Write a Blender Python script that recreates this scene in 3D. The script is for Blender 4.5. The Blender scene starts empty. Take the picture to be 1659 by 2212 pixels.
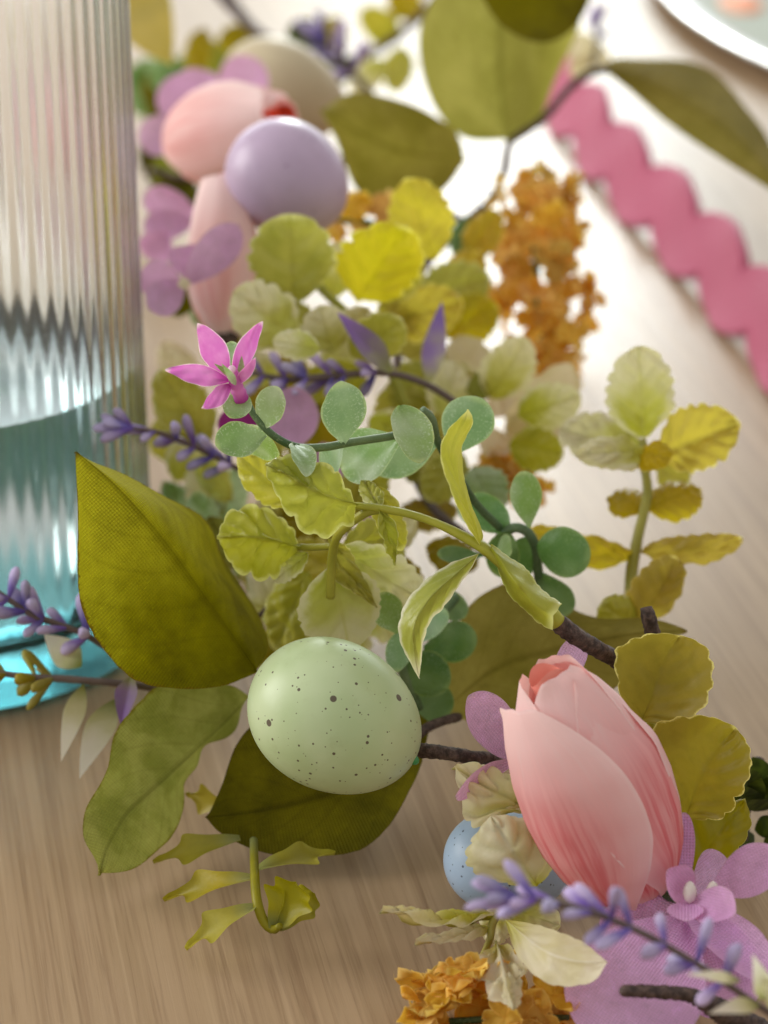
import bpy, math, random
import numpy as np
from mathutils import Vector, Matrix, Quaternion

# ------------------------------------------------------------------ camera, world, light
SC = bpy.context.scene
COL = SC.collection
CAM_H, PITCH, FPX = 0.29, math.radians(24.0), 6144.4      # metres, tilt down, focal length in photo units (2212 tall)
FOCUS, FSTOP = 0.525, 14.0

cam_data = bpy.data.cameras.new('camera')
cam = bpy.data.objects.new('camera', cam_data)
COL.objects.link(cam)
cam.location = (0, 0, CAM_H)
cam.rotation_euler = (math.pi / 2 - PITCH, 0, 0)
cam_data.sensor_fit = 'VERTICAL'
cam_data.sensor_height = 36.0
cam_data.lens = 100.0
cam_data.clip_start, cam_data.clip_end = 0.01, 50.0
cam_data.dof.use_dof = True
cam_data.dof.focus_distance = FOCUS
cam_data.dof.aperture_fstop = FSTOP
SC.camera = cam

world = bpy.data.worlds.new('World')
SC.world = world
world.use_nodes = True
bg = world.node_tree.nodes['Background']
bg.inputs['Color'].default_value = (1.0, 0.965, 0.915, 1)
bg.inputs['Strength'].default_value = 0.66


def area(name, loc, target, sx, sy, power, color):
    l = bpy.data.lights.new(name, 'AREA')
    l.shape = 'RECTANGLE'
    l.size, l.size_y, l.energy, l.color = sx, sy, power, color
    o = bpy.data.objects.new(name, l)
    COL.objects.link(o)
    o.location = loc
    o.rotation_euler = (Vector(target) - Vector(loc)).to_track_quat('-Z', 'Y').to_euler()
    return o


# the side window at the left of the room, and the window behind the table: a wide soft part and the bright low pane that glares on the wood and casts the shadows
area('window_light', (0.15, 3.2, 0.67), (0, 0.65, 0.0), 3.3, 0.92, 30, (0.88, 0.98, 1.0))
KAZ, KEL, KD = math.radians(2.8), math.radians(18.5), 2.5
area('window_key', (KD * math.sin(KAZ) * math.cos(KEL), 0.65 + KD * math.cos(KAZ) * math.cos(KEL), KD * math.sin(KEL)), (0, 0.65, 0.0), 0.34, 0.30, 17, (0.94, 1.0, 0.985))

area('side_window_light', (-1.42, 0.80, 0.62), (0, 0.58, 0.05), 1.1, 0.8, 22, (1.0, 0.98, 0.95))

SC.view_settings.view_transform = 'Standard'
SC.view_settings.look = 'None'
SC.view_settings.exposure = 0.0
SC.view_settings.gamma = 1.0
SC.cycles.use_denoising = True
SC.cycles.max_bounces = 14
SC.cycles.transmission_bounces = 12
SC.cycles.transparent_max_bounces = 12
SC.cycles.sample_clamp_indirect = 6.0
SC.cycles.blur_glossy = 0.6

# ------------------------------------------------------------------ helpers
RNG = random.Random(7)
CAMP = np.array([0.0, 0.0, CAM_H])
FW = np.array([0.0, math.cos(PITCH), -math.sin(PITCH)])
UP = np.array([0.0, math.sin(PITCH), math.cos(PITCH)])
RT = np.array([1.0, 0.0, 0.0])


def P(x, y, d):
    """point at depth d (metres along the optical axis) seen at x, y of the 1659 x 2212 photo"""
    return CAMP + d * (FW + (x - 829.5) / FPX * RT - (y - 1106.0) / FPX * UP)


def Pz(x, y, z):
    r = FW + (x - 829.5) / FPX * RT - (y - 1106.0) / FPX * UP
    return CAMP + r * ((z - CAM_H) / r[2])


def unit(v):
    v = np.asarray(v, float)
    return v / (np.linalg.norm(v) + 1e-12)


def catmull(pts, n):
    """n points evenly spaced along a smooth curve through pts"""
    p = np.asarray(pts, float)
    if len(p) == 2:
        t = np.linspace(0, 1, n)[:, None]
        return p[0] * (1 - t) + p[1] * t
    q = np.vstack([2 * p[0] - p[1], p, 2 * p[-1] - p[-2]])
    out = []
    for i in range(1, len(q) - 2):
        for t in np.linspace(0, 1, 12, endpoint=False):
            a, b, c, d = q[i - 1], q[i], q[i + 1], q[i + 2]
            out.append(0.5 * (2 * b + (c - a) * t + (2 * a - 5 * b + 4 * c - d) * t * t + (3 * b - a - 3 * c + d) * t ** 3))
    out.append(p[-1])
    out = np.array(out)
    s = np.concatenate([[0], np.cumsum(np.linalg.norm(np.diff(out[:, :min(3, out.shape[1])], axis=0), axis=1))])
    s /= s[-1] + 1e-12
    u = np.linspace(0, 1, n)
    return np.stack([np.interp(u, s, out[:, k]) for k in range(out.shape[1])], axis=1)


def thing(name, label, cat, loc, group=None):
    o = bpy.data.objects.new(name, None)
    o.empty_display_size = 0.01
    COL.objects.link(o)
    o.location = tuple(loc)
    o['label'], o['category'] = label, cat
    if group:
        o['group'] = group
    return o


def root_loc(o):
    v = Vector((0, 0, 0))
    while o is not None:
        v += o.location
        o = o.parent
    return np.array(v)


def mesh_obj(name, verts, faces, mat, parent, uv=None, met=None, smooth=True, label=None):
    verts = np.asarray(verts, float)
    if parent is not None:
        verts = verts - root_loc(parent)
    me = bpy.data.meshes.new(name)
    me.from_pydata([tuple(v) for v in verts], [], faces)
    if uv is not None:
        vi = np.empty(len(me.loops), dtype=np.int32)
        me.loops.foreach_get('vertex_index', vi)
        l = me.uv_layers.new(name='UVMap')
        l.data.foreach_set('uv', np.asarray(uv, np.float32)[vi].ravel())
        if met is not None:
            l2 = me.uv_layers.new(name='metric')
            l2.data.foreach_set('uv', np.asarray(met, np.float32)[vi].ravel())
    if smooth:
        me.polygons.foreach_set('use_smooth', [True] * len(me.polygons))
    me.materials.append(mat)
    me.update()
    o = bpy.data.objects.new(name, me)
    COL.objects.link(o)
    o.parent = parent
    if label:
        o['label'] = label
    return o


def grid_faces(nv, nu, closed_u=False):
    f = []
    for i in range(nv - 1):
        for j in range(nu if closed_u else nu - 1):
            k = (j + 1) % nu
            f.append((i * nu + j, i * nu + k, (i + 1) * nu + k, (i + 1) * nu + j))
    return f


def normals(G):
    dv = np.gradient(G, axis=0)
    du = np.gradient(G, axis=1)
    n = np.cross(du, dv)
    ln = np.linalg.norm(n, axis=2, keepdims=True)
    mean = unit(n.reshape(-1, 3).sum(0))
    return np.where(ln > 1e-12, n / (ln + 1e-15), mean)


def finish_sheet(name, parent, mat, G, T, U, quilt=None, ripple=None, serr=None, noise=0.0, seed=0, label=None, thick=0.0):
    """G grid of points (along x across), T 0..1 along, U -1..1 across"""
    rng = random.Random(seed * 7919 + 13)
    nv, nu = G.shape[:2]
    mid = G[:, nu // 2:nu // 2 + 1, :]
    length = np.linalg.norm(np.diff(G[:, nu // 2, :], axis=0), axis=1).sum()
    if serr:
        n, amp = serr
        ph = rng.random()
        for sgn in (-1, 1):
            saw = np.abs(np.sin(np.pi * (T * n + ph + 0.37 * sgn + 0.35 * np.sin(T * 5.3 + ph * 9)))) ** 0.55 - 0.7
            w = np.clip((np.abs(U) - 0.72) / 0.28, 0, 1) ** 1.4 * (np.sign(U) == sgn) * np.clip(np.minimum(T, 1.02 - T) * 9, 0, 1)
            G = G + (G - mid) * (amp * saw * w)[..., None]
    N = normals(G)
    h = np.zeros((nv, nu))
    if quilt:
        n, amp = quilt
        a = np.abs(U)
        ph = T * n - a * n * 0.33
        cell = np.abs(np.sin(np.pi * ph)) ** 0.65 * np.sin(np.pi * np.clip(a * 0.93 + 0.04, 0, 1)) ** 0.55
        cross = 0.75 + 0.25 * np.abs(np.sin(np.pi * (a * 2.0 + 0.3 * np.sin(9 * T))))
        h += amp * length * cell * cross * np.clip(np.minimum(T, 1 - T) * 7, 0, 1)
        h -= amp * length * 0.5 * np.exp(-(U / 0.07) ** 2)
    if ripple:
        n, amp = ripple
        p0 = rng.random() * 6.28
        h += amp * length * np.sin(T * n * 6.28 + p0 + np.sign(U) * 0.9) * np.abs(U) ** 2.2
        h += amp * 0.6 * length * np.sin(T * n * 2.7 * 3.14 + 1.7 * p0) * np.abs(U) ** 3
    if noise:
        for k in range(4):
            fx, fy = rng.uniform(2, 7), rng.uniform(2, 6)
            h += noise * length / (k + 1.5) * np.sin(fx * T * 3 + rng.random() * 6 + fy * U * 1.3)
    G = G + N * h[..., None]
    su = np.concatenate([np.zeros((nv, 1)), np.cumsum(np.linalg.norm(np.diff(G, axis=1), axis=2), axis=1)], axis=1)
    su = su - su[:, nu // 2:nu // 2 + 1]
    sv = np.concatenate([np.zeros((1, nu)), np.cumsum(np.linalg.norm(np.diff(G, axis=0), axis=2), axis=0)], axis=0)
    sv = np.repeat(sv[:, nu // 2:nu // 2 + 1], nu, axis=1)
    uv = np.stack([U * 0.5 + 0.5, T], axis=2).reshape(-1, 2)
    met = np.stack([su, sv], axis=2).reshape(-1, 2)
    V = G.reshape(-1, 3)
    F = grid_faces(nv, nu)
    if thick:
        V2 = (G - N * thick).reshape(-1, 3)
        o = len(V)
        F2 = [tuple(o + i for i in reversed(f)) for f in F]
        b = [i * nu for i in range(nv)] + [(nv - 1) * nu + j for j in range(1, nu)]
        b += [i * nu + nu - 1 for i in range(nv - 2, -1, -1)] + [j for j in range(nu - 2, 0, -1)]
        F3 = [(b[(i + 1) % len(b)], b[i], b[i] + o, b[(i + 1) % len(b)] + o) for i in range(len(b))]
        V = np.vstack([V, V2]); F = F + F2 + F3
        uv = np.vstack([uv, uv]); met = np.vstack([met, met])
    return mesh_obj(name, V, F, mat, parent, uv, met, label=label)


SEED = [0]


def tleaf(name, parent, mat, A, M, B, d, da=0.0, db=0.0, nu=17, nv=34, power=1.5, **kw):
    """leaf from its two edges A, B and midrib M (photo points, base to tip) with depth list d along it, da / db at the edges"""
    SEED[0] += 1
    i = np.arange(nv + 1)
    T1 = 0.5 - 0.5 * np.cos(np.pi * i / nv)
    T1 = 0.55 * T1 + 0.45 * i / nv

    def res(pts):
        c = catmull(pts, 200)
        return np.stack([np.interp(T1, np.linspace(0, 1, 200), c[:, k]) for k in range(2)], 1)
    a, m, b = res(A), res(M), res(B)
    dm = np.interp(T1, np.linspace(0, 1, len(d)), d)
    prof = np.sin(np.pi * np.clip(T1, 0, 1)) ** 0.6
    us = np.linspace(-1, 1, nu)
    G = np.zeros((nv + 1, nu, 3))
    for r in range(nv + 1):
        for c, u in enumerate(us):
            e, de = (a, da) if u < 0 else (b, db)
            q = m[r] + (e[r] - m[r]) * abs(u)
            G[r, c] = P(q[0], q[1], dm[r] + de * prof[r] * abs(u) ** power)
    T = np.repeat(T1[:, None], nu, 1)
    U = np.repeat(us[None, :], nv + 1, 0)
    return finish_sheet(name, parent, mat, G, T, U, seed=SEED[0], **kw)


PROF = {'euc': (0.6, 1.25, 2.0, 0.5, 0.10), 'mint': (0.42, 0.75, 2.2, 0.55, 0.06), 'fab': (0.38, 0.8, 1.7, 0.9, 0.04),
        'lance': (0.4, 0.9, 1.4, 1.0, 0.06), 'petal': (0.62, 0.9, 2.0, 0.5, 0.14), 'point': (0.5, 0.9, 1.6, 0.8, 0.12),
        'oval': (0.5, 0.6, 2.0, 0.5, 0.05)}


def profile(kind, t):
    a, p1, q, p2, b0 = PROF[kind]
    x = np.clip((t - a) / (1 - a), 0, 1)
    lo = b0 + (1 - b0) * np.sin(np.pi / 2 * np.clip(t / a, 0, 1)) ** p1
    return np.where(t < a, lo, (1 - x ** q) ** p2)


def pleaf3(name, parent, mat, base, tip, w, nrm, shape='mint', bend=0.0, droop=0.0, cup=0.0, fold=0.0, sway=0.0, twist=0.0, nu=13, nv=26, **kw):
    SEED[0] += 1
    base, tip = np.asarray(base, float), np.asarray(tip, float)
    ax = tip - base
    ln = np.linalg.norm(ax)
    ax = ax / ln
    n = unit(nrm - ax * np.dot(nrm, ax))
    s = np.cross(ax, n)
    i = np.arange(nv + 1)
    T1 = 0.5 - 0.5 * np.cos(np.pi * i / nv)
    us = np.linspace(-1, 1, nu)
    G = np.zeros((nv + 1, nu, 3))
    for r, t in enumerate(T1):
        tw = math.radians(twist) * t
        sr = s * math.cos(tw) + n * math.sin(tw)
        nr = n * math.cos(tw) - s * math.sin(tw)
        wd = w * float(profile(shape, np.array(t)))
        m = base + ax * ln * t + n * (bend * ln * 4 * t * (1 - t) - droop * ln * t * t) + s * sway * ln * 4 * t * (1 - t)
        for c, u in enumerate(us):
            G[r, c] = m + sr * wd * u + nr * (cup * wd * u * u + fold * wd * abs(u))
    T = np.repeat(T1[:, None], nu, 1)
    U = np.repeat(us[None, :], nv + 1, 0)
    return finish_sheet(name, parent, mat, G, T, U, seed=SEED[0], **kw)


def pleaf(name, parent, mat, base, tip, w, shape='mint', roll=0.0, **kw):
    """leaf between two photo points (x, y, depth); w = half width in photo units; roll turns it about its midrib"""
    b3, t3 = P(*base), P(*tip)
    ax = unit(t3 - b3)
    n = CAMP - 0.5 * (b3 + t3)
    n = unit(n - ax * np.dot(n, ax))
    q = Quaternion(Vector(ax), math.radians(roll))
    n = np.array(q @ Vector(n))
    return pleaf3(name, parent, mat, b3, t3, w * 0.5 * (base[2] + tip[2]) / FPX, n, shape, **kw)


def tube_geo(pts, rad, seg=10, n=None, knob=0.0, seed=1, flat=1.0):
    pts = np.asarray(pts, float)
    n = n or max(6, len(pts) * 5)
    r = np.asarray(rad, float) if np.ndim(rad) else np.full(len(pts), rad)
    q = catmull(np.hstack([pts, r[:, None]]), n)
    C, R = q[:, :3], q[:, 3]
    Tn = np.gradient(C, axis=0)
    ref = np.array([0.13, 0.31, 0.94])
    rng = random.Random(seed)
    V = []
    for i in range(n):
        t = unit(Tn[i])
        a = unit(np.cross(t, ref))
        b = np.cross(t, a)
        for k in range(seg):
            ph = 2 * math.pi * k / seg
            rr = R[i] * (1 + knob * rng.uniform(-1, 1))
            V.append(C[i] + rr * (math.cos(ph) * a + math.sin(ph) * b * flat))
    F = grid_faces(n, seg, True)
    V.append(C[0]); V.append(C[-1])
    s0, s1 = n * seg, n * seg + 1
    F += [(s0, (k + 1) % seg, k) for k in range(seg)] + [(s1, (n - 1) * seg + k, (n - 1) * seg + (k + 1) % seg) for k in range(seg)]
    uv = [(k / seg, i / (n - 1)) for i in range(n) for k in range(seg)] + [(0, 0), (0, 1)]
    return V, F, uv


def tube(name, parent, mat, pts, rad, px=True, **kw):
    """stem through photo points (x, y, depth); rad in photo units"""
    if px:
        P3 = [P(*p) for p in pts]
        r = np.asarray(rad, float) if np.ndim(rad) else np.full(len(pts), float(rad))
        r = r * np.array([p[2] for p in pts]) / FPX
    else:
        P3, r = pts, rad
    V, F, uv = tube_geo(P3, r, **kw)
    return mesh_obj(name, V, F, mat, parent, uv, uv)


def lathe_geo(prof, seg=24):
    """prof list of (r, z); closed at r = 0 ends if given"""
    V, F = [], []
    n = len(prof)
    for r, z in prof:
        for k in range(seg):
            a = 2 * math.pi * k / seg
            V.append((r * math.cos(a), r * math.sin(a), z))
    F = grid_faces(n, seg, True)
    F.append(tuple(range(seg))[::-1])
    F.append(tuple((n - 1) * seg + k for k in range(seg)))
    return np.array(V), F


def frame(zdir, xhint=(0.3, 0.2, 0.9)):
    z = unit(zdir)
    x = np.asarray(xhint, float)
    x = unit(x - z * np.dot(x, z))
    y = np.cross(z, x)
    return np.stack([x, y, z], axis=1)


# ------------------------------------------------------------------ materials
def srgb(r, g, b):
    f = lambda c: (c / 255) / 12.92 if c / 255 <= 0.04045 else ((c / 255 + 0.055) / 1.055) ** 2.4
    return (f(r), f(g), f(b), 1.0)


class NT:
    def __init__(self, name):
        self.m = bpy.data.materials.new(name)
        self.m.use_nodes = True
        self.t = self.m.node_tree
        self.t.nodes.clear()
        self.out = self.n('ShaderNodeOutputMaterial')

    def n(self, kind, **kw):
        nd = self.t.nodes.new(kind)
        for k, v in kw.items():
            setattr(nd, k, v)
        return nd

    def put(self, sock, val):
        if hasattr(val, 'is_output') or isinstance(val, bpy.types.NodeSocket):
            self.t.links.new(val, sock)
        elif val is not None:
            sock.default_value = val

    def math(self, op, a, b=None, c=None, clamp=False):
        nd = self.n('ShaderNodeMath', operation=op, use_clamp=clamp)
        for s, v in zip(nd.inputs, (a, b, c)):
            if v is not None:
                self.put(s, v)
        return nd.outputs[0]

    def mix(self, f, a, b, blend='MIX'):
        nd = self.n('ShaderNodeMix', data_type='RGBA', blend_type=blend)
        self.put(nd.inputs[0], f); self.put(nd.inputs[6], a); self.put(nd.inputs[7], b)
        return nd.outputs[2]

    def step(self, v, lo, hi):
        nd = self.n('ShaderNodeMapRange', interpolation_type='SMOOTHSTEP')
        self.put(nd.inputs[0], v)
        nd.inputs[1].default_value, nd.inputs[2].default_value = lo, hi
        return nd.outputs[0]

    def noise(self, vec, scale, detail=3, rough=0.55, dist=0.0):
        nd = self.n('ShaderNodeTexNoise')
        self.put(nd.inputs['Vector'], vec)
        nd.inputs['Scale'].default_value, nd.inputs['Detail'].default_value = scale, detail
        nd.inputs['Roughness'].default_value, nd.inputs['Distortion'].default_value = rough, dist
        return nd.outputs[0]

    def vmul(self, v, xyz):
        nd = self.n('ShaderNodeVectorMath', operation='MULTIPLY')
        self.put(nd.inputs[0], v); nd.inputs[1].default_value = xyz
        return nd.outputs[0]

    def obj(self):
        return self.n('ShaderNodeTexCoord').outputs['Object']

    def uv(self, layer='UVMap'):
        u = self.n('ShaderNodeUVMap', uv_map=layer)
        s = self.n('ShaderNodeSeparateXYZ')
        self.t.links.new(u.outputs[0], s.inputs[0])
        return u.outputs[0], s.outputs[0], s.outputs[1]

    def rand(self):
        return self.n('ShaderNodeObjectInfo').outputs['Random']

    def vary(self, col, hue=0.015, val=0.12, sat=0.08):
        r = self.rand()
        nd = self.n('ShaderNodeHueSaturation')
        self.put(nd.inputs['Hue'], self.math('MULTIPLY_ADD', r, hue * 2, 0.5 - hue))
        r2 = self.math('FRACT', self.math('MULTIPLY', r, 7.31))
        self.put(nd.inputs['Value'], self.math('MULTIPLY_ADD', r2, val * 2, 1 - val))
        r3 = self.math('FRACT', self.math('MULTIPLY', r, 13.7))
        self.put(nd.inputs['Saturation'], self.math('MULTIPLY_ADD', r3, sat * 2, 1 - sat))
        self.put(nd.inputs['Color'], col)
        return nd.outputs[0]

    def bump(self, h, strength=0.3, dist=0.0003, nrm=None):
        nd = self.n('ShaderNodeBump')
        nd.inputs['Strength'].default_value, nd.inputs['Distance'].default_value = strength, dist
        self.put(nd.inputs['Height'], h)
        if nrm is not None:
            self.put(nd.inputs['Normal'], nrm)
        return nd.outputs[0]

    def princ(self, col, rough=0.5, spec=0.5, nrm=None, **kw):
        nd = self.n('ShaderNodeBsdfPrincipled')
        self.put(nd.inputs['Base Color'], col)
        self.put(nd.inputs['Roughness'], rough)
        self.put(nd.inputs['Specular IOR Level'], spec)
        if nrm is not None:
            self.put(nd.inputs['Normal'], nrm)
        for k, v in kw.items():
            self.put(nd.inputs[k.replace('_', ' ')], v)
        return nd.outputs[0]

    def thin(self, base, tcol, f, nrm=None):
        """a share f of the light passes through the sheet"""
        tr = self.n('ShaderNodeBsdfTranslucent')
        self.put(tr.inputs['Color'], tcol)
        if nrm is not None:
            self.put(tr.inputs['Normal'], nrm)
        mx = self.n('ShaderNodeMixShader')
        self.put(mx.inputs[0], f)
        self.t.links.new(base, mx.inputs[1]); self.t.links.new(tr.outputs[0], mx.inputs[2])
        return mx.outputs[0]

    def done(self, sh):
        self.t.links.new(sh, self.out.inputs['Surface'])
        return self.m


def leaf_mat(name, c1, c2, edge=None, edge_w=(0.86, 1.0), tip=None, vein=None, trans=0.4, rough=0.45, spec=0.4, nscale=90,
             frost=None, fabric=False, tboost=1.25, base_col=None, hue=0.012, val=0.12, var_edge=None):
    t = NT(name)
    uvv, u, v = t.uv()
    oc = t.obj()
    a = t.math('ABSOLUTE', t.math('MULTIPLY_ADD', u, 2.0, -1.0))
    nz = t.noise(oc, nscale, 4, 0.6, 0.4)
    col = t.mix(t.step(nz, 0.36, 0.66), c1, c2)
    if tip:
        n2 = t.noise(oc, nscale * 1.7, 2)
        col = t.mix(t.step(t.math('MULTIPLY_ADD', n2, 0.5, t.math('SUBTRACT', v, 0.25)), 0.22, 0.85), col, tip)
    if base_col:
        col = t.mix(t.step(v, 0.35, 0.0), col, base_col)
    if var_edge:                                      # broad pale margin as on variegated leaves
        n3 = t.noise(oc, nscale * 2.2, 3)
        col = t.mix(t.step(t.math('ADD', a, t.math('MULTIPLY_ADD', n3, 0.9, -0.45)), 0.62, 0.98), col, var_edge)
    if vein:
        side = t.math('ABSOLUTE', t.math('SINE', t.math('MULTIPLY', t.math('SUBTRACT', t.math('MULTIPLY', v, 7.0), t.math('MULTIPLY', a, 2.3)), 3.14159)))
        sm = t.math('MULTIPLY', t.step(side, 0.3, 0.0), 0.14)
        mm = t.step(a, 0.09, 0.0)
        col = t.mix(t.math('MAXIMUM', sm, t.math('MULTIPLY', mm, 0.45)), col, vein)
    if edge:  # margin tint; pale ones on plastic leaves also paint in backlit rims
        n4 = t.noise(oc, 900, 2)
        col = t.mix(t.step(t.math('MAXIMUM', t.math('ADD', a, t.math('MULTIPLY_ADD', n4, 0.12, -0.06)), t.math('MULTIPLY', v, 1.0)), *edge_w), col, edge)
    if frost:
        n6 = t.noise(oc, 75, 2)
        col = t.mix(t.math('MULTIPLY', t.step(n6, 0.38, 0.72), 0.6), col, frost)
        gr = t.noise(oc, 2300, 2)
        col = t.mix(t.math('MULTIPLY', t.step(gr, 0.52, 0.68), t.math('MULTIPLY_ADD', t.step(a, 0.2, 1.0), 0.4, 0.15)), col, frost)
    col = t.vary(col, hue, val)
    if fabric:
        mo = t.noise(oc, 380, 4, 0.7)
        col = t.mix(t.math('MULTIPLY', t.step(mo, 0.5, 0.75), 0.30), col, t.mix(1.0, col, (1.5, 1.5, 1.7, 1), 'MULTIPLY'))
        col = t.mix(t.math('MULTIPLY', t.step(mo, 0.5, 0.25), 0.35), col, t.mix(1.0, col, (0.55, 0.55, 0.5, 1), 'MULTIPLY'))
        mv, mu_, mvv = t.uv('metric')
        w1 = t.math('SINE', t.math('MULTIPLY', mu_, 6.2832 / 0.00056))
        w2 = t.math('SINE', t.math('MULTIPLY', mvv, 6.2832 / 0.00056))
        h = t.math('MULTIPLY', t.math('ADD', w1, w2), 0.5)
        col = t.mix(t.math('MULTIPLY_ADD', h, 0.13, 0.13), col, t.mix(1.0, col, (0.45, 0.45, 0.40, 1), 'MULTIPLY'))
        fine = t.noise(oc, 1500, 2)
        nrm = t.bump(t.math('ADD', h, t.math('MULTIPLY', fine, 1.2)), 0.7, 0.00016)
    else:
        fine = t.noise(oc, 1100, 3)
        nrm = t.bump(t.math('ADD', fine, t.math('MULTIPLY', t.noise(oc, 260, 2), 1.5)), 0.25, 0.0003)
    rn = t.math('MULTIPLY_ADD', t.noise(oc, 320, 2), 0.25, rough - 0.12)
    sh = t.princ(col, rn, spec, nrm)
    tc = t.mix(1.0, col, (tboost, tboost * 1.0, tboost * 0.75, 1), 'MULTIPLY')
    return t.done(t.thin(sh, tc, trans, nrm))


M = {}
M['mint'] = leaf_mat('yellow_green_plastic_leaf', srgb(194, 190, 78), srgb(176, 175, 60), edge=srgb(226, 224, 150), edge_w=(0.9, 1.0), vein=srgb(176, 172, 60), trans=0.42, rough=0.36, spec=0.5)
M['mint_pale'] = leaf_mat('pale_yellow_green_leaf', srgb(200, 200, 92), srgb(188, 186, 66), tip=srgb(228, 222, 186), vein=srgb(205, 200, 110), var_edge=srgb(230, 225, 190), trans=0.40, rough=0.36, spec=0.5)
M['mint_lime'] = leaf_mat('lime_leaf_with_pale_margin', srgb(180, 188, 76), srgb(166, 176, 64), edge=srgb(236, 234, 210), edge_w=(0.8, 1.0), vein=srgb(196, 200, 110), trans=0.42, rough=0.36, spec=0.5)
M['mint_gold'] = leaf_mat('golden_green_leaf', srgb(164, 148, 30), srgb(148, 136, 24), edge=srgb(226, 218, 130), edge_w=(0.955, 1.0), vein=srgb(150, 136, 20), trans=0.48, rough=0.36, spec=0.5)  # thin pale edge colour paints in the backlit rim
M['mint_glow'] = leaf_mat('backlit_golden_leaf', srgb(196, 180, 56), srgb(178, 164, 46), edge=srgb(232, 226, 140), edge_w=(0.955, 1.0), vein=srgb(170, 156, 36), trans=0.62, rough=0.36, spec=0.5, tboost=1.5)  # brighter copy of the golden leaf, backlit glow put into its colour
M['mint_white'] = leaf_mat('cream_white_leaf', srgb(222, 216, 190), srgb(212, 206, 160), base_col=srgb(184, 180, 70), vein=srgb(226, 220, 200), trans=0.4, val=0.05)
M['mint_stem'] = leaf_mat('yellow_green_stem', srgb(178, 172, 62), srgb(160, 156, 50), trans=0.15, rough=0.4)
M['euc'] = leaf_mat('frosted_eucalyptus_leaf', srgb(138, 172, 98), srgb(124, 160, 88), edge=srgb(184, 204, 136), edge_w=(0.9, 1.0), frost=srgb(214, 226, 208), trans=0.32, rough=0.42, spec=0.5, nscale=70)
M['euc_blue'] = leaf_mat('blue_green_eucalyptus_leaf', srgb(142, 178, 130), srgb(124, 162, 116), edge=srgb(176, 202, 144), frost=srgb(208, 226, 208), trans=0.3, rough=0.5)
M['euc_dark'] = leaf_mat('deep_green_eucalyptus_leaf', srgb(84, 124, 58), srgb(98, 134, 54), edge=srgb(136, 164, 84), frost=srgb(150, 178, 132), trans=0.3, rough=0.4)
M['euc_stem'] = leaf_mat('green_stem', srgb(58, 88, 52), srgb(78, 106, 62), trans=0.0, rough=0.55, frost=srgb(130, 150, 110))
M['olive'] = leaf_mat('olive_fabric_leaf', srgb(128, 122, 22), srgb(104, 98, 14), edge=srgb(92, 76, 20), edge_w=(0.955, 1.0), vein=srgb(84, 76, 12), trans=0.35, rough=0.75, spec=0.15, fabric=True, nscale=60)
M['olive_hero'] = leaf_mat('olive_fabric_leaf_lit_tip', srgb(116, 108, 24), srgb(90, 83, 12), tip=srgb(172, 164, 56), edge=srgb(112, 92, 30), edge_w=(0.965, 1.0), vein=srgb(84, 76, 12), trans=0.35, rough=0.75, spec=0.15, fabric=True, nscale=60)  # lighter tip colour paints in the light on the leaf's upper end
M['olive_light'] = leaf_mat('thin_olive_fabric_leaf', srgb(166, 160, 74), srgb(146, 142, 54), edge=srgb(150, 136, 50), edge_w=(0.965, 1.0), vein=srgb(104, 98, 20), trans=0.5, rough=0.75, spec=0.15, fabric=True, nscale=60)
M['olive_soft'] = leaf_mat('soft_green_fabric_leaf', srgb(168, 168, 84), srgb(142, 146, 60), edge=srgb(128, 118, 34), edge_w=(0.95, 1.0), vein=srgb(98, 98, 34), trans=0.3, rough=0.8, spec=0.12, fabric=True, nscale=120)
M['olive_dark'] = leaf_mat('dark_olive_fabric_leaf', srgb(118, 112, 24), srgb(92, 88, 16), edge=srgb(96, 86, 20), edge_w=(0.96, 1.0), vein=srgb(48, 42, 8), trans=0.25, rough=0.8, spec=0.12, fabric=True, nscale=70)
M['mauve'] = leaf_mat('mauve_fabric_petal', srgb(232, 184, 234), srgb(222, 170, 224), edge=srgb(214, 176, 208), edge_w=(0.93, 1.0), trans=0.35, rough=0.8, spec=0.15, fabric=True, val=0.05)
M['satin'] = leaf_mat('orchid_satin_petal', srgb(240, 196, 246), srgb(232, 186, 238), edge=srgb(216, 180, 216), edge_w=(0.95, 1.0), trans=0.3, rough=0.55, spec=0.35, fabric=True, val=0.03)
M['magenta'] = leaf_mat('deep_magenta_petal', srgb(160, 40, 140), srgb(140, 30, 120), trans=0.3, rough=0.7, fabric=True, val=0.03)
M['orchid'] = leaf_mat('bright_orchid_plastic_petal', srgb(212, 108, 206), srgb(228, 150, 224), edge=srgb(248, 226, 246), edge_w=(0.9, 1.0), base_col=srgb(186, 62, 172), trans=0.45, rough=0.4, val=0.03)
M['orange'] = leaf_mat('orange_crinkled_petal', srgb(224, 186, 92), srgb(208, 160, 70), edge=srgb(240, 210, 130), edge_w=(0.85, 1.0), trans=0.5, rough=0.6, spec=0.25, nscale=200, val=0.15, hue=0.012)
M['cream'] = leaf_mat('cream_petal', srgb(222, 212, 190), srgb(208, 198, 160), trans=0.45, rough=0.6, val=0.05)
M['lav'] = leaf_mat('lavender_bud', srgb(116, 92, 178), srgb(134, 112, 190), tip=srgb(196, 182, 222), trans=0.25, rough=0.6, nscale=420, val=0.22, hue=0.02)
M['lav_leaf'] = leaf_mat('lavender_bract', srgb(150, 126, 190), srgb(170, 166, 150), tip=srgb(140, 112, 196), base_col=srgb(150, 152, 96), trans=0.55, rough=0.4)
M['bract_pale'] = leaf_mat('translucent_bract', srgb(198, 198, 150), srgb(216, 216, 196), tip=srgb(236, 234, 232), base_col=srgb(120, 128, 60), trans=0.6, rough=0.3)
M['lav_stem'] = leaf_mat('lavender_stem', srgb(96, 80, 76), srgb(112, 96, 90), trans=0.0, rough=0.6)
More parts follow.
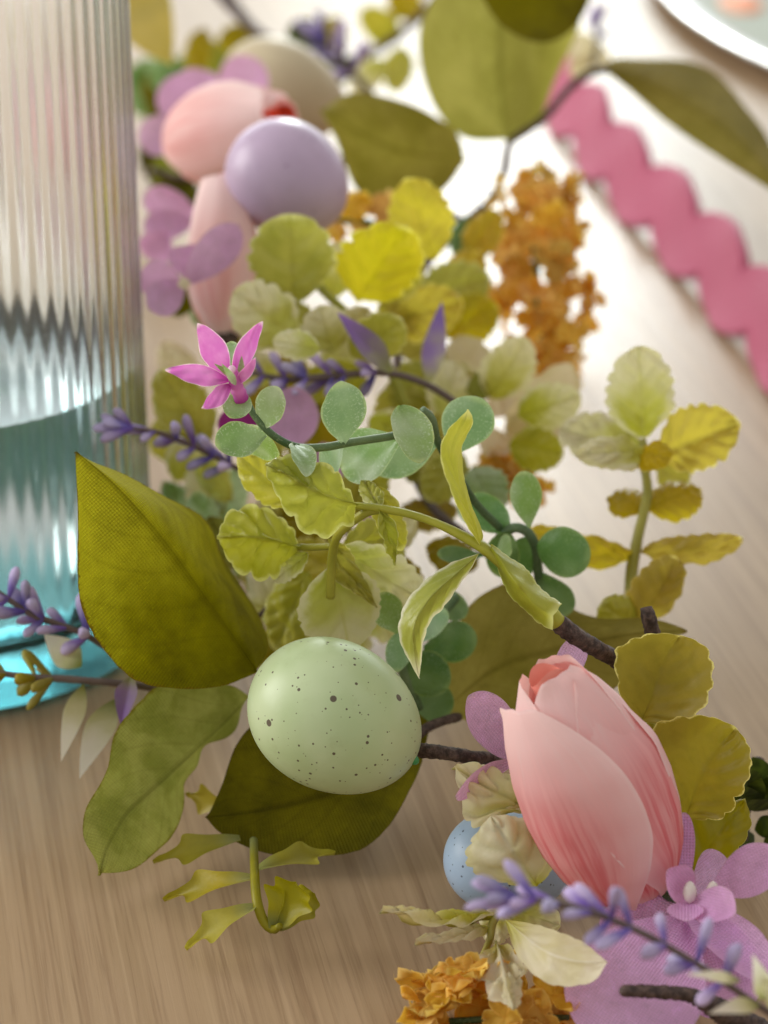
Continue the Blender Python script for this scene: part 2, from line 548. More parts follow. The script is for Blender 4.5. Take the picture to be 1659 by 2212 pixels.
M['fern'] = leaf_mat('olive_fern_leaf', srgb(168, 156, 44), srgb(150, 142, 46), base_col=srgb(146, 148, 92), trans=0.4, rough=0.45)


def bark_mat():
    t = NT('brown_twig_bark')
    oc = t.obj()
    n1 = t.noise(oc, 700, 4, 0.7)
    n2 = t.noise(oc, 160, 3)
    col = t.mix(t.step(n1, 0.35, 0.7), srgb(52, 38, 34), srgb(104, 84, 76))
    col = t.mix(t.math('MULTIPLY', t.step(n2, 0.55, 0.75), 0.5), col, srgb(150, 130, 118))
    return t.done(t.princ(col, 0.62, 0.4, t.bump(n1, 0.8, 0.0006)))


def egg_mat(name, c1, c2, speck, dens=1.0, rough=0.38, spots=True):
    t = NT(name)
    oc = t.obj()
    nz = t.noise(oc, 45, 3)
    col = t.mix(t.step(nz, 0.35, 0.7), c1, c2)
    col = t.mix(t.math('MULTIPLY', t.step(t.noise(oc, 240, 4, 0.7), 0.56, 0.75), 0.30), col, t.mix(1.0, col, (0.8, 0.76, 0.72, 1), 'MULTIPLY'))
    if spots:
        for sc, lo, hi, keep in ((250, 0.03, 0.17, 0.45), (480, 0.05, 0.17, 0.15), (800, 0.06, 0.22, 0.2)):
            vo = t.n('ShaderNodeTexVoronoi')
            t.put(vo.inputs['Vector'], oc)
            vo.inputs['Scale'].default_value = sc
            sep = t.n('ShaderNodeSeparateColor')
            t.t.links.new(vo.outputs['Color'], sep.inputs[0])
            rad = t.math('MULTIPLY_ADD', t.math('POWER', sep.outputs[0], 3.0), hi - lo, lo)
            ins = t.step(t.math('SUBTRACT', vo.outputs['Distance'], rad), 0.025, -0.005)
            on = t.math('GREATER_THAN', sep.outputs[1], 1 - (1 - keep) * dens)
            col = t.mix(t.math('MULTIPLY', t.math('MULTIPLY', ins, on), 0.88), col, speck)
    b = t.bump(t.math('ADD', t.noise(oc, 900, 3), t.math('MULTIPLY', t.noise(oc, 120, 2), 3.0)), 0.09, 0.0003)
    return t.done(t.princ(col, rough, 0.42, b, Subsurface_Weight=0.0))


def tulip_mat(name, deep, mid, pale, edge, coral):
    t = NT(name)
    uvv, u, v = t.uv()
    st = t.noise(t.vmul(uvv, (26, 1.6, 1)), 1.0, 4, 0.6, 0.5)
    big = t.noise(t.vmul(uvv, (3.0, 2.2, 1)), 1.0, 2)
    a = t.math('ABSOLUTE', t.math('MULTIPLY_ADD', u, 2.0, -1.0))
    col = t.mix(t.math('MULTIPLY', t.step(st, 0.34, 0.66), t.step(a, 0.95, 0.15)), mid, deep)
    col = t.mix(t.math('MULTIPLY', t.step(t.math('ADD', v, t.math('MULTIPLY_ADD', st, 0.4, -0.2)), 0.42, 0.92), 0.9), col, pale)
    col = t.mix(t.math('MULTIPLY', t.step(t.math('ADD', a, t.math('MULTIPLY_ADD', big, 0.6, -0.3)), 0.4, 1.0), 0.7), col, pale)
    col = t.mix(t.math('MULTIPLY', t.step(a, 0.94, 0.995), 0.7), col, edge)
    col = t.mix(t.step(v, 0.12, 0.0), col, pale)
    geo = t.n('ShaderNodeNewGeometry')
    tr_col = t.mix(0.5, col, coral)
    nrm = t.bump(t.math('ADD', st, t.math('MULTIPLY', t.noise(t.obj(), 1400, 2), 0.35)), 0.22, 0.0003)
    sh = t.princ(col, 0.8, 0.12, nrm)
    return t.done(t.thin(sh, tr_col, 0.42, nrm))


def felt_mat():
    t = NT('pink_felt')
    oc = t.obj()
    n1 = t.noise(oc, 700, 4, 0.7)
    n2 = t.noise(oc, 120, 2)
    col = t.mix(n1, srgb(170, 70, 104), srgb(208, 110, 140))
    col = t.mix(t.math('MULTIPLY', n2, 0.4), col, srgb(176, 80, 110))
    return t.done(t.princ(col, 0.95, 0.1, t.bump(n1, 0.7, 0.001), Sheen_Weight=0.4))


def wood_mat():
    t = NT('light_oak_tabletop')
    tc = t.n('ShaderNodeTexCoord').outputs['Object']
    mp = t.n('ShaderNodeMapping')
    mp.inputs['Rotation'].default_value = (0, 0, math.radians(-11))
    t.t.links.new(tc, mp.inputs['Vector'])
    v = mp.outputs[0]
    broad = t.noise(t.vmul(v, (16, 1.1, 1)), 1.0, 3, 0.5, 0.6)
    mid = t.noise(t.vmul(v, (190, 7, 1)), 1.0, 4, 0.6, 0.3)
    pore = t.noise(t.vmul(v, (900, 22, 1)), 1.0, 4, 0.65, 0.25)
    line = t.noise(t.vmul(v, (420, 2.6, 1)), 1.0, 3, 0.6, 0.5)
    col = t.mix(t.step(broad, 0.3, 0.7), srgb(170, 145, 114), srgb(151, 126, 97))
    col = t.mix(t.math('MULTIPLY', t.step(mid, 0.30, 0.70), 0.5), col, srgb(178, 152, 122))
    col = t.mix(t.math('MULTIPLY', t.step(pore, 0.48, 0.72), 0.34), col, srgb(104, 78, 58))
    col = t.mix(t.math('MULTIPLY', t.step(line, 0.52, 0.64), 0.30), col, srgb(122, 94, 70))
    col = t.mix(t.math('MULTIPLY', t.step(line, 0.44, 0.30), 0.30), col, srgb(196, 170, 138))
    nrm = t.bump(t.math('ADD', t.math('MULTIPLY', pore, -1.0), t.math('MULTIPLY', mid, 0.5)), 0.22, 0.0003)
    rough = t.math('MULTIPLY_ADD', mid, 0.05, 0.265)
    return t.done(t.princ(col, rough, 0.06, nrm))


def glass_mat():
    t = NT('teal_tinted_ribbed_glass')
    oc = t.n('ShaderNodeTexCoord').outputs['Object']
    s = t.n('ShaderNodeSeparateXYZ')
    t.t.links.new(oc, s.inputs[0])
    col = t.mix(t.step(s.outputs[2], 0.010, 0.030), srgb(92, 176, 186), srgb(196, 234, 236))
    col = t.mix(t.step(s.outputs[2], 0.026, 0.052), col, srgb(242, 250, 250))
    col = t.mix(t.step(s.outputs[2], 0.050, 0.100), col, (1, 1, 1, 1))
    return t.done(t.princ(col, 0.15, 0.5, None, Transmission_Weight=1.0, IOR=1.48))


def water_mat():
    t = NT('water')
    return t.done(t.princ((1, 1, 1, 1), 0.0, 0.5, None, Transmission_Weight=1.0, IOR=1.33))


def simple(name, col, rough=0.4, spec=0.5, **kw):
    t = NT(name)
    n1 = t.noise(t.obj(), 220, 3)
    c = t.mix(n1, col, tuple(min(1, x * 0.86) for x in col[:3]) + (1,))
    return t.done(t.princ(c, rough, spec, t.bump(n1, 0.1, 0.0004), **kw))


M['bark'] = bark_mat()
M['egg_green'] = egg_mat('pale_green_speckled_egg', srgb(194, 210, 166), srgb(176, 196, 144), srgb(72, 46, 42))
M['egg_lilac'] = egg_mat('lilac_egg', srgb(196, 174, 200), srgb(184, 162, 190), srgb(120, 96, 130), 0.4, 0.34)
M['egg_blue'] = egg_mat('pale_blue_speckled_egg', srgb(176, 200, 226), srgb(160, 186, 216), srgb(64, 70, 92), 1.4, 0.4)
M['egg_cream'] = egg_mat('beige_egg', srgb(206, 192, 160), srgb(196, 180, 148), srgb(150, 130, 110), 0.5, 0.5)
M['tulip'] = tulip_mat('pink_tulip_petal', srgb(228, 120, 128), srgb(250, 194, 194), srgb(254, 238, 236), srgb(254, 242, 240), srgb(250, 150, 140))
M['tulip_pale'] = tulip_mat('pale_pink_tulip_petal', srgb(240, 190, 188), srgb(254, 230, 226), srgb(254, 242, 240), srgb(254, 242, 238), srgb(254, 190, 180))
M['coral'] = simple('coral_inner_petal', srgb(246, 164, 148), 0.6, 0.2)
M['red'] = simple('orange_red_inner_petal', srgb(236, 92, 62), 0.6, 0.2)
M['felt'] = felt_mat()
M['wood'] = wood_mat()
M['glass'] = glass_mat()
M['water'] = water_mat()
M['white_glaze'] = simple('white_glazed_ceramic', (0.82, 0.82, 0.80, 1), 0.15, 0.5)
M['grey_glaze'] = simple('pale_grey_green_glaze', srgb(150, 156, 138), 0.6, 0.2)
M['peach_glaze'] = simple('peach_painted_glaze', srgb(236, 150, 104), 0.6, 0.2)
M['pearl'] = simple('pearly_white_stamen', srgb(226, 214, 204), 0.25, 0.5, Coat_Weight=0.3)
M['moss'] = leaf_mat('dark_moss', srgb(54, 66, 18), srgb(84, 98, 26), trans=0.2, rough=0.8, nscale=300)

# ------------------------------------------------------------------ setting: the table
V = [(-1.6, 0.05, 0), (1.9, 0.05, 0), (1.9, 3.0, 0), (-1.6, 3.0, 0), (-1.6, 0.05, -0.03), (1.9, 0.05, -0.03), (1.9, 3.0, -0.03), (-1.6, 3.0, -0.03)]
tb = mesh_obj('tabletop', V, [(0, 1, 2, 3), (7, 6, 5, 4), (0, 4, 5, 1), (1, 5, 6, 2), (2, 6, 7, 3), (3, 7, 4, 0)], M['wood'], None, smooth=False)
tb['kind'] = 'structure'

# ------------------------------------------------------------------ the ribbed tumbler with water
gc = Pz(-92, 1362, 0)
R0, GH, NF = 0.0449, 0.171, 72
gl = thing('glass_tumbler', 'tall ribbed clear glass tumbler with teal base, half full of water', 'glass', gc)


def glass_shell():
    seg = NF * 8
    rows = []
    for z in np.concatenate([[0.0008, 0.0025], np.linspace(0.006, GH - 0.006, 26), [GH - 0.003, GH - 0.0012]]):
        base = 0.0425 if z < 0.001 else R0 * (1.005 - 0.018 * z / GH)
        amp = 0.00018 * min(1, max(0, (z - 0.002) / 0.01)) * min(1, max(0, (GH - 0.004 - z) / 0.008))
        rows.append([(base + amp * math.cos(NF * 2 * math.pi * k / seg), z) for k in range(seg)])
    rows.append([(R0 * 0.987 - 0.0007, GH)] * seg)
    rows.append([(R0 * 0.987 - 0.0016, GH - 0.0006)] * seg)
    ri = 0.0420
    for z in list(np.linspace(GH - 0.004, 0.018, 14)):
        rows.append([(ri * (1.005 - 0.018 * z / GH), z)] * seg)
    for r, z in ((0.0395, 0.0135), (0.034, 0.0115), (0.02, 0.011), (0.004, 0.011)):
        rows.append([(r, z)] * seg)
    V = []
    for row in rows:
        for k, (r, z) in enumerate(row):
            a = 2 * math.pi * k / seg
            V.append((gc[0] + r * math.cos(a), gc[1] + r * math.sin(a), z))
    F = grid_faces(len(rows), seg, True)
    F.append(tuple(range(seg))[::-1])
    n = (len(rows) - 1) * seg
    F.append(tuple(n + k for k in range(seg)))
    return V, F


V, F = glass_shell()
mesh_obj('glass_wall', V, F, M['glass'], gl)
WZ = 0.0662
pr = [(0.004, 0.0113), (0.02, 0.0113), (0.0334, 0.0119), (0.0388, 0.0142), (0.0420 * 1.0028 - 0.0002, 0.021), (0.0420 * 0.998 - 0.0002, WZ), (0.0408, WZ - 0.0007), (0.0396, WZ - 0.001), (0.02, WZ - 0.0011), (0.002, WZ - 0.0011)]
V, F = lathe_geo(pr, 128)
mesh_obj('water', V + gc, F, M['water'], gl)

# ------------------------------------------------------------------ plate
p1, p2, p3 = Pz(1438, -5, 0.008), Pz(1545, 78, 0.008), Pz(1662, 138, 0.008)


def circle3(a, b, c):
    A = np.array([[2 * (b[0] - a[0]), 2 * (b[1] - a[1])], [2 * (c[0] - a[0]), 2 * (c[1] - a[1])]])
    y = np.array([b[0] ** 2 + b[1] ** 2 - a[0] ** 2 - a[1] ** 2, c[0] ** 2 + c[1] ** 2 - a[0] ** 2 - a[1] ** 2])
    o = np.linalg.solve(A, y)
    return o, math.hypot(a[0] - o[0], a[1] - o[1])


pc, pr_ = circle3(p1, p2, p3)
print('plate', pc, pr_)
pl = thing('plate', 'round plate with a white rim at the top edge of the picture', 'plate', (pc[0], pc[1], 0))
pw = 0.0085
V, F = lathe_geo([(pr_ * 0.55, 0.001), (pr_ * 0.62, 0.001), (pr_ * 0.9, 0.005), (pr_, 0.0075), (pr_ + 0.0012, 0.0082), (pr_, 0.0090), (pr_ - pw, 0.0080), (pr_ - pw - 0.001, 0.0074), (pr_ - pw - 0.004, 0.0066)], 96)
F = F[:-2]
mesh_obj('rim', V + np.array([pc[0], pc[1], 0]), F, M['white_glaze'], pl)
V, F = lathe_geo([(pr_ - pw - 0.0035, 0.0068), (pr_ * 0.8, 0.0045), (pr_ * 0.6, 0.0036), (pr_ * 0.2, 0.0034), (0.001, 0.0034)], 96)
mesh_obj('well', V + np.array([pc[0], pc[1], 0]), F[:-2], M['grey_glaze'], pl)
sp = Pz(1600, 8, 0.0062)
V, F = lathe_geo([(0.0005, 0.0022), (0.006, 0.0018), (0.009, 0.0004), (0.0092, -0.002)], 24)
mesh_obj('painted_motif', V * np.array([1, 1.9, 0.6]) + sp, F, M['peach_glaze'], pl)

# ------------------------------------------------------------------ pink scalloped felt ribbon, leaning on its lower edge
rb = thing('felt_ribbon', 'wavy pink felt ribbon trim standing behind the flowers', 'ribbon', Pz(1500, 580, 0))
cl = [Pz(1196, 178, 0.0105), Pz(1248, 238, 0.0105), Pz(1330, 345, 0.0105), Pz(1445, 462, 0.0105), Pz(1548, 572, 0.0105), Pz(1650, 690, 0.0105), Pz(1760, 815, 0.0105), Pz(1860, 930, 0.0105)]
n = 640
C = catmull(cl, n)
s = np.concatenate([[0], np.cumsum(np.linalg.norm(np.diff(C, axis=0), axis=1))])
cross = unit([0.50, 0.05, 0.86])
tang = unit(C[-1] - C[0])
nrm = unit(np.cross(tang, cross))
per = 0.0505
seg = 22
V = []
hw, th = 0.0125, 0.0022
scal = lambda x: math.sqrt(max(0.0, 1 - (2 * (x % 1.0) - 1) ** 2))
for i in range(n):
    x = s[i] / per
    fl, fr = scal(x), scal(x + 0.5)
    for k in range(seg):
        a = 2 * math.pi * k / seg
        ca, sa = math.cos(a), math.sin(a)
        lim = 0.0040 + 0.0094 * (fr if ca > 0 else fl)
        cx = math.copysign(abs(ca) ** 0.55, ca) * lim
        cz = math.copysign(abs(sa) ** 0.7, sa) * th * (0.7 + 1.1 * abs(ca) ** 4)
        V.append(C[i] + cross * cx + nrm * (cz + 0.0016 * math.sin(2 * math.pi * x) * ca))
F = grid_faces(n, seg, True) + [tuple(range(seg)), tuple((n - 1) * seg + k for k in range(seg))[::-1]]
V = np.array(V)
V[:, 2] = np.maximum(V[:, 2], 0.0006)
mesh_obj('scalloped_band', V, F, M['felt'], rb)


# ------------------------------------------------------------------ eggs
def egg(name, label, mat, c, axis, a, b, taper=0.10, group='craft eggs in the garland'):
    """c photo point of the centre, axis direction of the pointed end (right, up, towards camera), half length a, half width b in photo units"""
    c3 = P(*c)
    k = c[2] / FPX
    ax = unit(axis[0] * RT + axis[1] * UP - axis[2] * FW)
    prof = []
    for i in range(1, 40):
        t = -math.cos(math.pi * i / 40)
        prof.append((b * k * math.sqrt(1 - t * t) * (1 - taper * t), a * k * t))
    V, F = lathe_geo(prof, 48)
    t = thing(name, label, 'egg', c3, group)
    V = V @ frame(ax).T + c3
    sh = mesh_obj('shell', V, F, mat, t)
    return t, c3, ax, a * k


eg, c3, ax, al = egg('speckled_egg', 'pale green egg with brown speckles in front of olive leaves', M['egg_green'], (724, 1549, 0.530), (0.88, -0.47, 0.12), 196, 162, 0.06)
V, F = lathe_geo([(0.0001, 0.0011), (0.0006, 0.0009), (0.0010, 0.0002), (0.0014, -0.0010)], 12)
mesh_obj('glue_nub', V @ frame(ax).T + c3 + ax * al * 0.985, F, simple('green_glue', srgb(70, 150, 90), 0.2), eg)
egg('lilac_egg', 'plain lilac egg above yellow-green leaves and beside a pink tulip', M['egg_lilac'], (622, 388, 0.665), (0.75, -0.55, 0.35), 142, 124, 0.08)
egg('speckled_egg', 'pale blue speckled egg on the table beneath the pink tulip', M['egg_blue'], (1098, 1862, 0.541), (0.95, -0.15, -0.2), 142, 112, 0.08)
egg('beige_egg', 'blurred beige egg behind the lilac egg', M['egg_cream'], (612, 196, 0.83), (0.9, -0.4, 0.0), 142, 106, 0.1)


# ------------------------------------------------------------------ tulips
def tulip(label, base, tip, rmul=1.0, petals=None, mouth=None, mat=None, group='pink tulips in the garland', nv=40, nu=26, calyx=True):
    b3, t3 = P(*base), P(*tip)
    ax = t3 - b3
    ln = np.linalg.norm(ax)
    ax = ax / ln
    cdir = CAMP - 0.5 * (b3 + t3)
    cdir = unit(cdir - ax * np.dot(cdir, ax))
    sd = np.cross(cdir, ax)                # points right in the picture for an upward axis
    if np.dot(sd, RT) < 0:
        sd = -sd
    rs = [0, .04, .10, .2, .32, .45, .6, .75, .86, .94, 1.0]
    rr = [.055, .12, .175, .232, .264, .275, .264, .228, .19, .158, .12]
    rr_in = [.05, .105, .16, .215, .248, .258, .246, .205, .158, .112, .076]
    root = thing('tulip', label, 'tulip', b3, group)
    petals = petals or [(-22, 70, 0.0, 0.97), (98, 62, -0.004, 0.99), (218, 66, 0.0, 0.97), (40, 60, -0.022, 1.0), (160, 60, -0.022, 1.0), (280, 60, -0.022, 1.0)]
    for q, (phi, hw_, off, top) in enumerate(petals):
        G = np.zeros((nv + 1, nu + 1, 3))
        T1 = 0.5 - 0.5 * np.cos(np.pi * np.arange(nv + 1) / nv)
        T1 = 0.5 * T1 + 0.5 * np.arange(nv + 1) / nv
        us = np.linspace(-1, 1, nu + 1)
        for i, t in enumerate(T1):
            inner = off < -0.02
            shape = (0.30 + 0.70 * math.sin(math.pi / 2 * min(1, t / 0.42)) ** 0.8) if t < 0.42 else (1 - ((t - 0.42) / 0.58) ** (7.0 if inner else 2.6)) ** 0.5
            shape = max(shape, 0.02)
            for j, u in enumerate(us):
                s_ = t * top
                r = np.interp(s_, rs, rr_in if inner else rr) * rmul + (off * 0.25 if inner else off)
                if q in (1, 2) and not inner:
                    r *= 1 - 0.30 * max(0.0, t - 0.6) / 0.4
                # shallow pleats along the petal, edges a little proud, lip rolled
                r += 0.004 * math.sin(u * 9 + q) * math.sin(math.pi * t) ** 0.6 + 0.010 * abs(u) ** 3 * (0.2 + t) + 0.006 * math.sin(3.1 * t * 3 + u * 2 + q * 1.7) * abs(u)
                r += 0.004 * max(0, t - 0.9) / 0.1 * math.sin(u * 5 + q * 2.0)
                ph = math.radians(phi + hw_ * shape * u)
                G[i, j] = b3 + ax * ln * (s_ - 0.004 * math.sin(u * 7 + q) * max(0, t - 0.8) * 3) + ln * r * (math.cos(ph) * cdir + math.sin(ph) * sd)
        T = np.repeat(T1[:, None], nu + 1, 1)
        U = np.repeat(us[None, :], nv + 1, 0)
        finish_sheet('petal', root, mat or M['tulip'], G, T, U, seed=q + 50)
    # rolled coral heart in the mouth
    m = mouth or M['coral']
    V = []
    n1 = 40
    for i in range(12):
        t = i / 11
        for k in range(n1):
            a = k / (n1 - 1) * 2 * math.pi * 1.25
            r = (0.042 + 0.018 * t + 0.006 * a / 6.28) * rmul * ln
            V.append(b3 + ax * ln * (0.74 + 0.212 * t + 0.02 * math.sin(a * 2 + 1) * t) + r * (math.cos(a) * cdir + math.sin(a) * sd))
    mesh_obj('inner_petal', V, grid_faces(12, n1), m, root)
    if calyx:
        V, F = lathe_geo([(0.001 * ln, -0.03 * ln), (0.05 * ln, -0.02 * ln), (0.075 * ln, 0.02 * ln), (0.06 * ln, 0.05 * ln)], 16)
        mesh_obj('calyx', V @ frame(ax).T + b3, F, M['bark'], root)
    return root


tulip('large pale pink tulip bud in sharp focus beside yellow-green leaves', (1393, 1948, 0.516), (1166, 1428, 0.502), 1.0,
      petals=[(-57, 84, 0.002, 0.93), (66, 76, -0.006, 0.95), (150, 82, -0.004, 0.96), (25, 74, -0.024, 0.985), (140, 76, -0.026, 1.0), (-95, 76, -0.030, 0.98)])
tulip('blurred pink tulip bud with orange-red mouth behind the lilac egg', (372, 322, 0.735), (632, 246, 0.71), 1.15, mouth=M['red'], mat=M['tulip_pale'], nv=24, nu=16)
tulip('slim pink tulip bud pointing up underneath the lilac egg', (488, 740, 0.655), (482, 370, 0.67), 0.72, mat=M['tulip_pale'], nv=24, nu=16)

# ------------------------------------------------------------------ large fabric leaves
GL = 'fabric leaf sprays in the garland'
sp1 = thing('leaf_spray', 'spray of large olive fabric leaves around the green egg', 'leaf spray', P(930, 1570, 0.575), GL)
tleaf('leaf', sp1, M['olive_hero'],
      [(556, 1452), (480, 1482), (390, 1487), (290, 1468), (215, 1395), (180, 1320), (170, 1220), (165, 1090), (165, 975)],
      [(556, 1452), (500, 1370), (428, 1269), (340, 1150), (250, 1050), (165, 975)],
      [(556, 1452), (582, 1405), (572, 1360), (525, 1275), (478, 1200), (455, 1140), (415, 1097), (300, 1045), (230, 1010), (165, 975)],
      [0.556, 0.546, 0.534, 0.530], da=-0.006, db=0.032, nu=29, nv=64, power=2.2, ripple=(2.2, 0.006), noise=0.004, serr=(70, 0.012), label='upright olive leaf with a pointed tip')
tleaf('leaf', sp1, M['olive_soft'],
      [(540, 1505), (500, 1482), (420, 1475), (340, 1482), (290, 1530), (250, 1590), (220, 1670), (187, 1770), (182, 1825), (215, 1892)],
      [(540, 1505), (428, 1619), (330, 1705), (272, 1759), (232, 1830), (215, 1892)],
      [(540, 1505), (505, 1570), (445, 1612), (432, 1655), (398, 1690), (396, 1742), (370, 1810), (330, 1850), (280, 1875), (215, 1892)],
      [0.572, 0.560, 0.550, 0.543], da=-0.004, db=0.006, nu=25, nv=60, ripple=(3, 0.012), noise=0.005, serr=(60, 0.012), label='soft green leaf drooping to the table')
tleaf('leaf', sp1, M['olive_dark'],
      [(930, 1565), (820, 1500), (640, 1510), (560, 1555), (512, 1610), (480, 1690), (443, 1765)],
      [(930, 1565), (800, 1680), (660, 1730), (540, 1755), (443, 1765)],
      [(930, 1565), (910, 1650), (880, 1712), (840, 1782), (790, 1832), (730, 1850), (640, 1850), (560, 1836), (480, 1800), (443, 1765)],
      [0.572, 0.562, 0.558, 0.557], da=0.006, db=-0.008, nu=25, nv=50, ripple=(1.5, 0.006), noise=0.004, serr=(60, 0.01), label='dark olive leaf lying under the green egg')
tube('twig', sp1, M['bark'], [(885, 1618, 0.537), (950, 1625, 0.534), (1010, 1634, 0.533), (1080, 1640, 0.54)], [17, 16, 15, 14], knob=0.10, n=40)
tube('twig', sp1, M['bark'], [(880, 1605, 0.56), (930, 1568, 0.565), (990, 1548, 0.575)], [12, 11, 10], knob=0.10, n=24)

sp2 = thing('leaf_spray', 'broad translucent olive leaf on a brown twig above the pink tulip', 'leaf spray', P(1340, 1430, 0.55), GL)
tleaf('leaf', sp2, M['olive_light'],
      [(955, 1535), (968, 1420), (1005, 1315), (1080, 1266), (1160, 1268), (1240, 1310), (1310, 1333), (1400, 1340), (1484, 1362)],
      [(955, 1535), (1080, 1440), (1220, 1400), (1360, 1370), (1484, 1362)],
      [(955, 1535), (1040, 1562), (1180, 1545), (1300, 1500), (1400, 1432), (1445, 1382), (1484, 1362)],
      [0.585, 0.580, 0.575, 0.570], da=0.012, db=-0.004, nu=21, nv=44, ripple=(2, 0.006), noise=0.003, serr=(60, 0.01))
tube('twig', sp2, M['bark'], [(1196, 1338, 0.526), (1240, 1372, 0.528), (1290, 1402, 0.532), (1345, 1432, 0.537), (1420, 1470, 0.55)], [21, 20, 19, 19, 17], knob=0.09, n=50, seg=14)
tube('twig_stub', sp2, M['bark'], [(1396, 1312, 0.536), (1400, 1330, 0.536), (1412, 1376, 0.538), (1420, 1420, 0.541)], [13, 16, 17, 17], knob=0.07, n=26, seg=14)

sp3 = thing('leaf_spray', 'spray of large blurred green leaves at the top centre', 'leaf spray', P(1100, 305, 0.78), GL)
tleaf('leaf', sp3, M['olive_light'], [(1095, 305), (1000, 292), (935, 222), (903, 120), (915, 30), (985, -60), (1100, -120)], [(1095, 305), (1080, 150), (1085, 0), (1100, -120)],
      [(1095, 305), (1150, 272), (1200, 185), (1242, 90), (1250, 5), (1200, -70), (1100, -120)], [0.78, 0.77, 0.76], da=0.02, db=0.03, ripple=(1.5, 0.012))
tleaf('leaf', sp3, M['olive'], [(1290, -30), (1240, 60), (1170, 92), (1090, 60), (1040, -10), (1020, -90)], [(1290, -30), (1160, -10), (1020, -90)], [(1290, -30), (1200, -90), (1120, -130), (1020, -90)], [0.76, 0.74, 0.74], da=-0.01)
tleaf('leaf', sp3, M['olive_light'], [(1008, 345), (960, 405), (880, 450), (800, 440), (745, 350), (690, 235)], [(1008, 345), (850, 320), (690, 235)], [(1008, 345), (985, 290), (920, 240), (840, 208), (760, 204), (690, 235)], [0.745, 0.74, 0.74], da=-0.012, db=0.012, ripple=(2, 0.01))
tube('twig', sp3, M['bark'], [(1230, 190, 0.80), (1170, 260, 0.79), (1102, 310, 0.78), (1090, 370, 0.765), (1060, 430, 0.755), (1003, 480, 0.75), (930, 560, 0.74)], 9, knob=0.1)

sp4 = thing('leaf_spray', 'long blurred green leaf arching over the pink ribbon', 'leaf spray', P(1300, 142, 0.8), GL)
tleaf('leaf', sp4, M['olive_light'], [(1295, 146), (1340, 121), (1450, 130), (1560, 172), (1630, 245), (1668, 335), (1720, 440)], [(1295, 146), (1420, 195), (1540, 265), (1640, 350), (1720, 440)],
      [(1295, 146), (1360, 196), (1440, 264), (1530, 325), (1610, 378), (1720, 440)], [0.80, 0.78, 0.755, 0.735], da=0.02, db=0.0, ripple=(2, 0.008))
tube('twig', sp4, M['bark'], [(1230, 190, 0.80), (1270, 160, 0.80), (1310, 150, 0.795)], 9, knob=0.1)

sp5 = thing('leaf_spray', 'blurred yellow-olive leaf beside the top of the glass', 'leaf spray', P(300, 20, 0.84), GL)
pleaf('leaf', sp5, M['mint_gold'], (285, -40, 0.84), (372, 140, 0.82), 70, 'fab', roll=15, bend=0.08)
tube('twig', sp5, M['bark'], [(455, -30, 0.9), (500, 20, 0.89), (560, 75, 0.88), (650, 120, 0.87)], 9, knob=0.1)

# ------------------------------------------------------------------ eucalyptus
GE = 'eucalyptus sprigs'
e1 = thing('eucalyptus_sprig', 'frosted green eucalyptus sprig curving above the yellow-green leaves', 'eucalyptus', P(1030, 1100, 0.565), GE)
tube('stem', e1, M['euc_stem'], [(527, 850, 0.524), (548, 895, 0.524), (590, 940, 0.525), (640, 965, 0.527), (700, 966, 0.530), (760, 955, 0.534), (850, 941, 0.540), (905, 925, 0.545)], [7, 8, 8.5, 9, 9, 9, 9, 9], n=60)
tube('stem', e1, M['euc_stem'], [(912, 884, 0.543), (932, 905, 0.545), (946, 955, 0.55), (985, 1020, 0.556), (1030, 1090, 0.565), (1090, 1150, 0.575)], [8, 10, 9, 9, 9, 9], n=50)
for b, t, w, sh, roll, mt, kw in [
    ((530, 850, 0.524), (495, 902, 0.520), 31, 'oval', 10, 'euc', dict(cup=0.15)),
    ((561, 930, 0.525), (604, 838, 0.519), 36, 'euc', -20, 'euc', dict(cup=0.2)),
    ((575, 940, 0.526), (466, 962, 0.520), 42, 'euc', 18, 'euc', dict(cup=0.12, bend=0.06)),
    ((565, 925, 0.527), (540, 978, 0.545), 60, 'oval', 5, 'euc', dict(cup=0.1)),
    ((640, 960, 0.527), (661, 1030, 0.517), 29, 'oval', -25, 'euc', dict(cup=0.3, bend=0.1)),
    ((742, 958, 0.532), (736, 823, 0.522), 50, 'euc', 12, 'euc_blue', dict(cup=0.22, bend=0.05)),
    ((742, 958, 0.533), (700, 1018, 0.545), 36, 'euc', 30, 'euc_blue', dict(cup=0.2)),
    ((868, 945, 0.541), (735, 1010, 0.550), 60, 'euc', 12, 'euc', dict(cup=0.12)),
    ((868, 875, 0.538), (905, 1000, 0.532), 46, 'oval', -22, 'euc', dict(cup=0.25, bend=0.06)),
    ((950, 952, 0.55), (800, 1015, 0.558), 48, 'euc', -30, 'euc_blue', dict(cup=0.1)),
    ((975, 985, 0.555), (1035, 858, 0.55), 58, 'euc', 10, 'euc_blue', dict(cup=0.12, bend=-0.04)),
    ((505, 800, 0.53), (497, 738, 0.538), 22, 'oval', 0, 'euc', dict(cup=0.1)),
]:
    pleaf('leaf', e1, M[mt], b, t, w, sh, roll=roll, serr=(14, 0.03), noise=0.01, **kw)

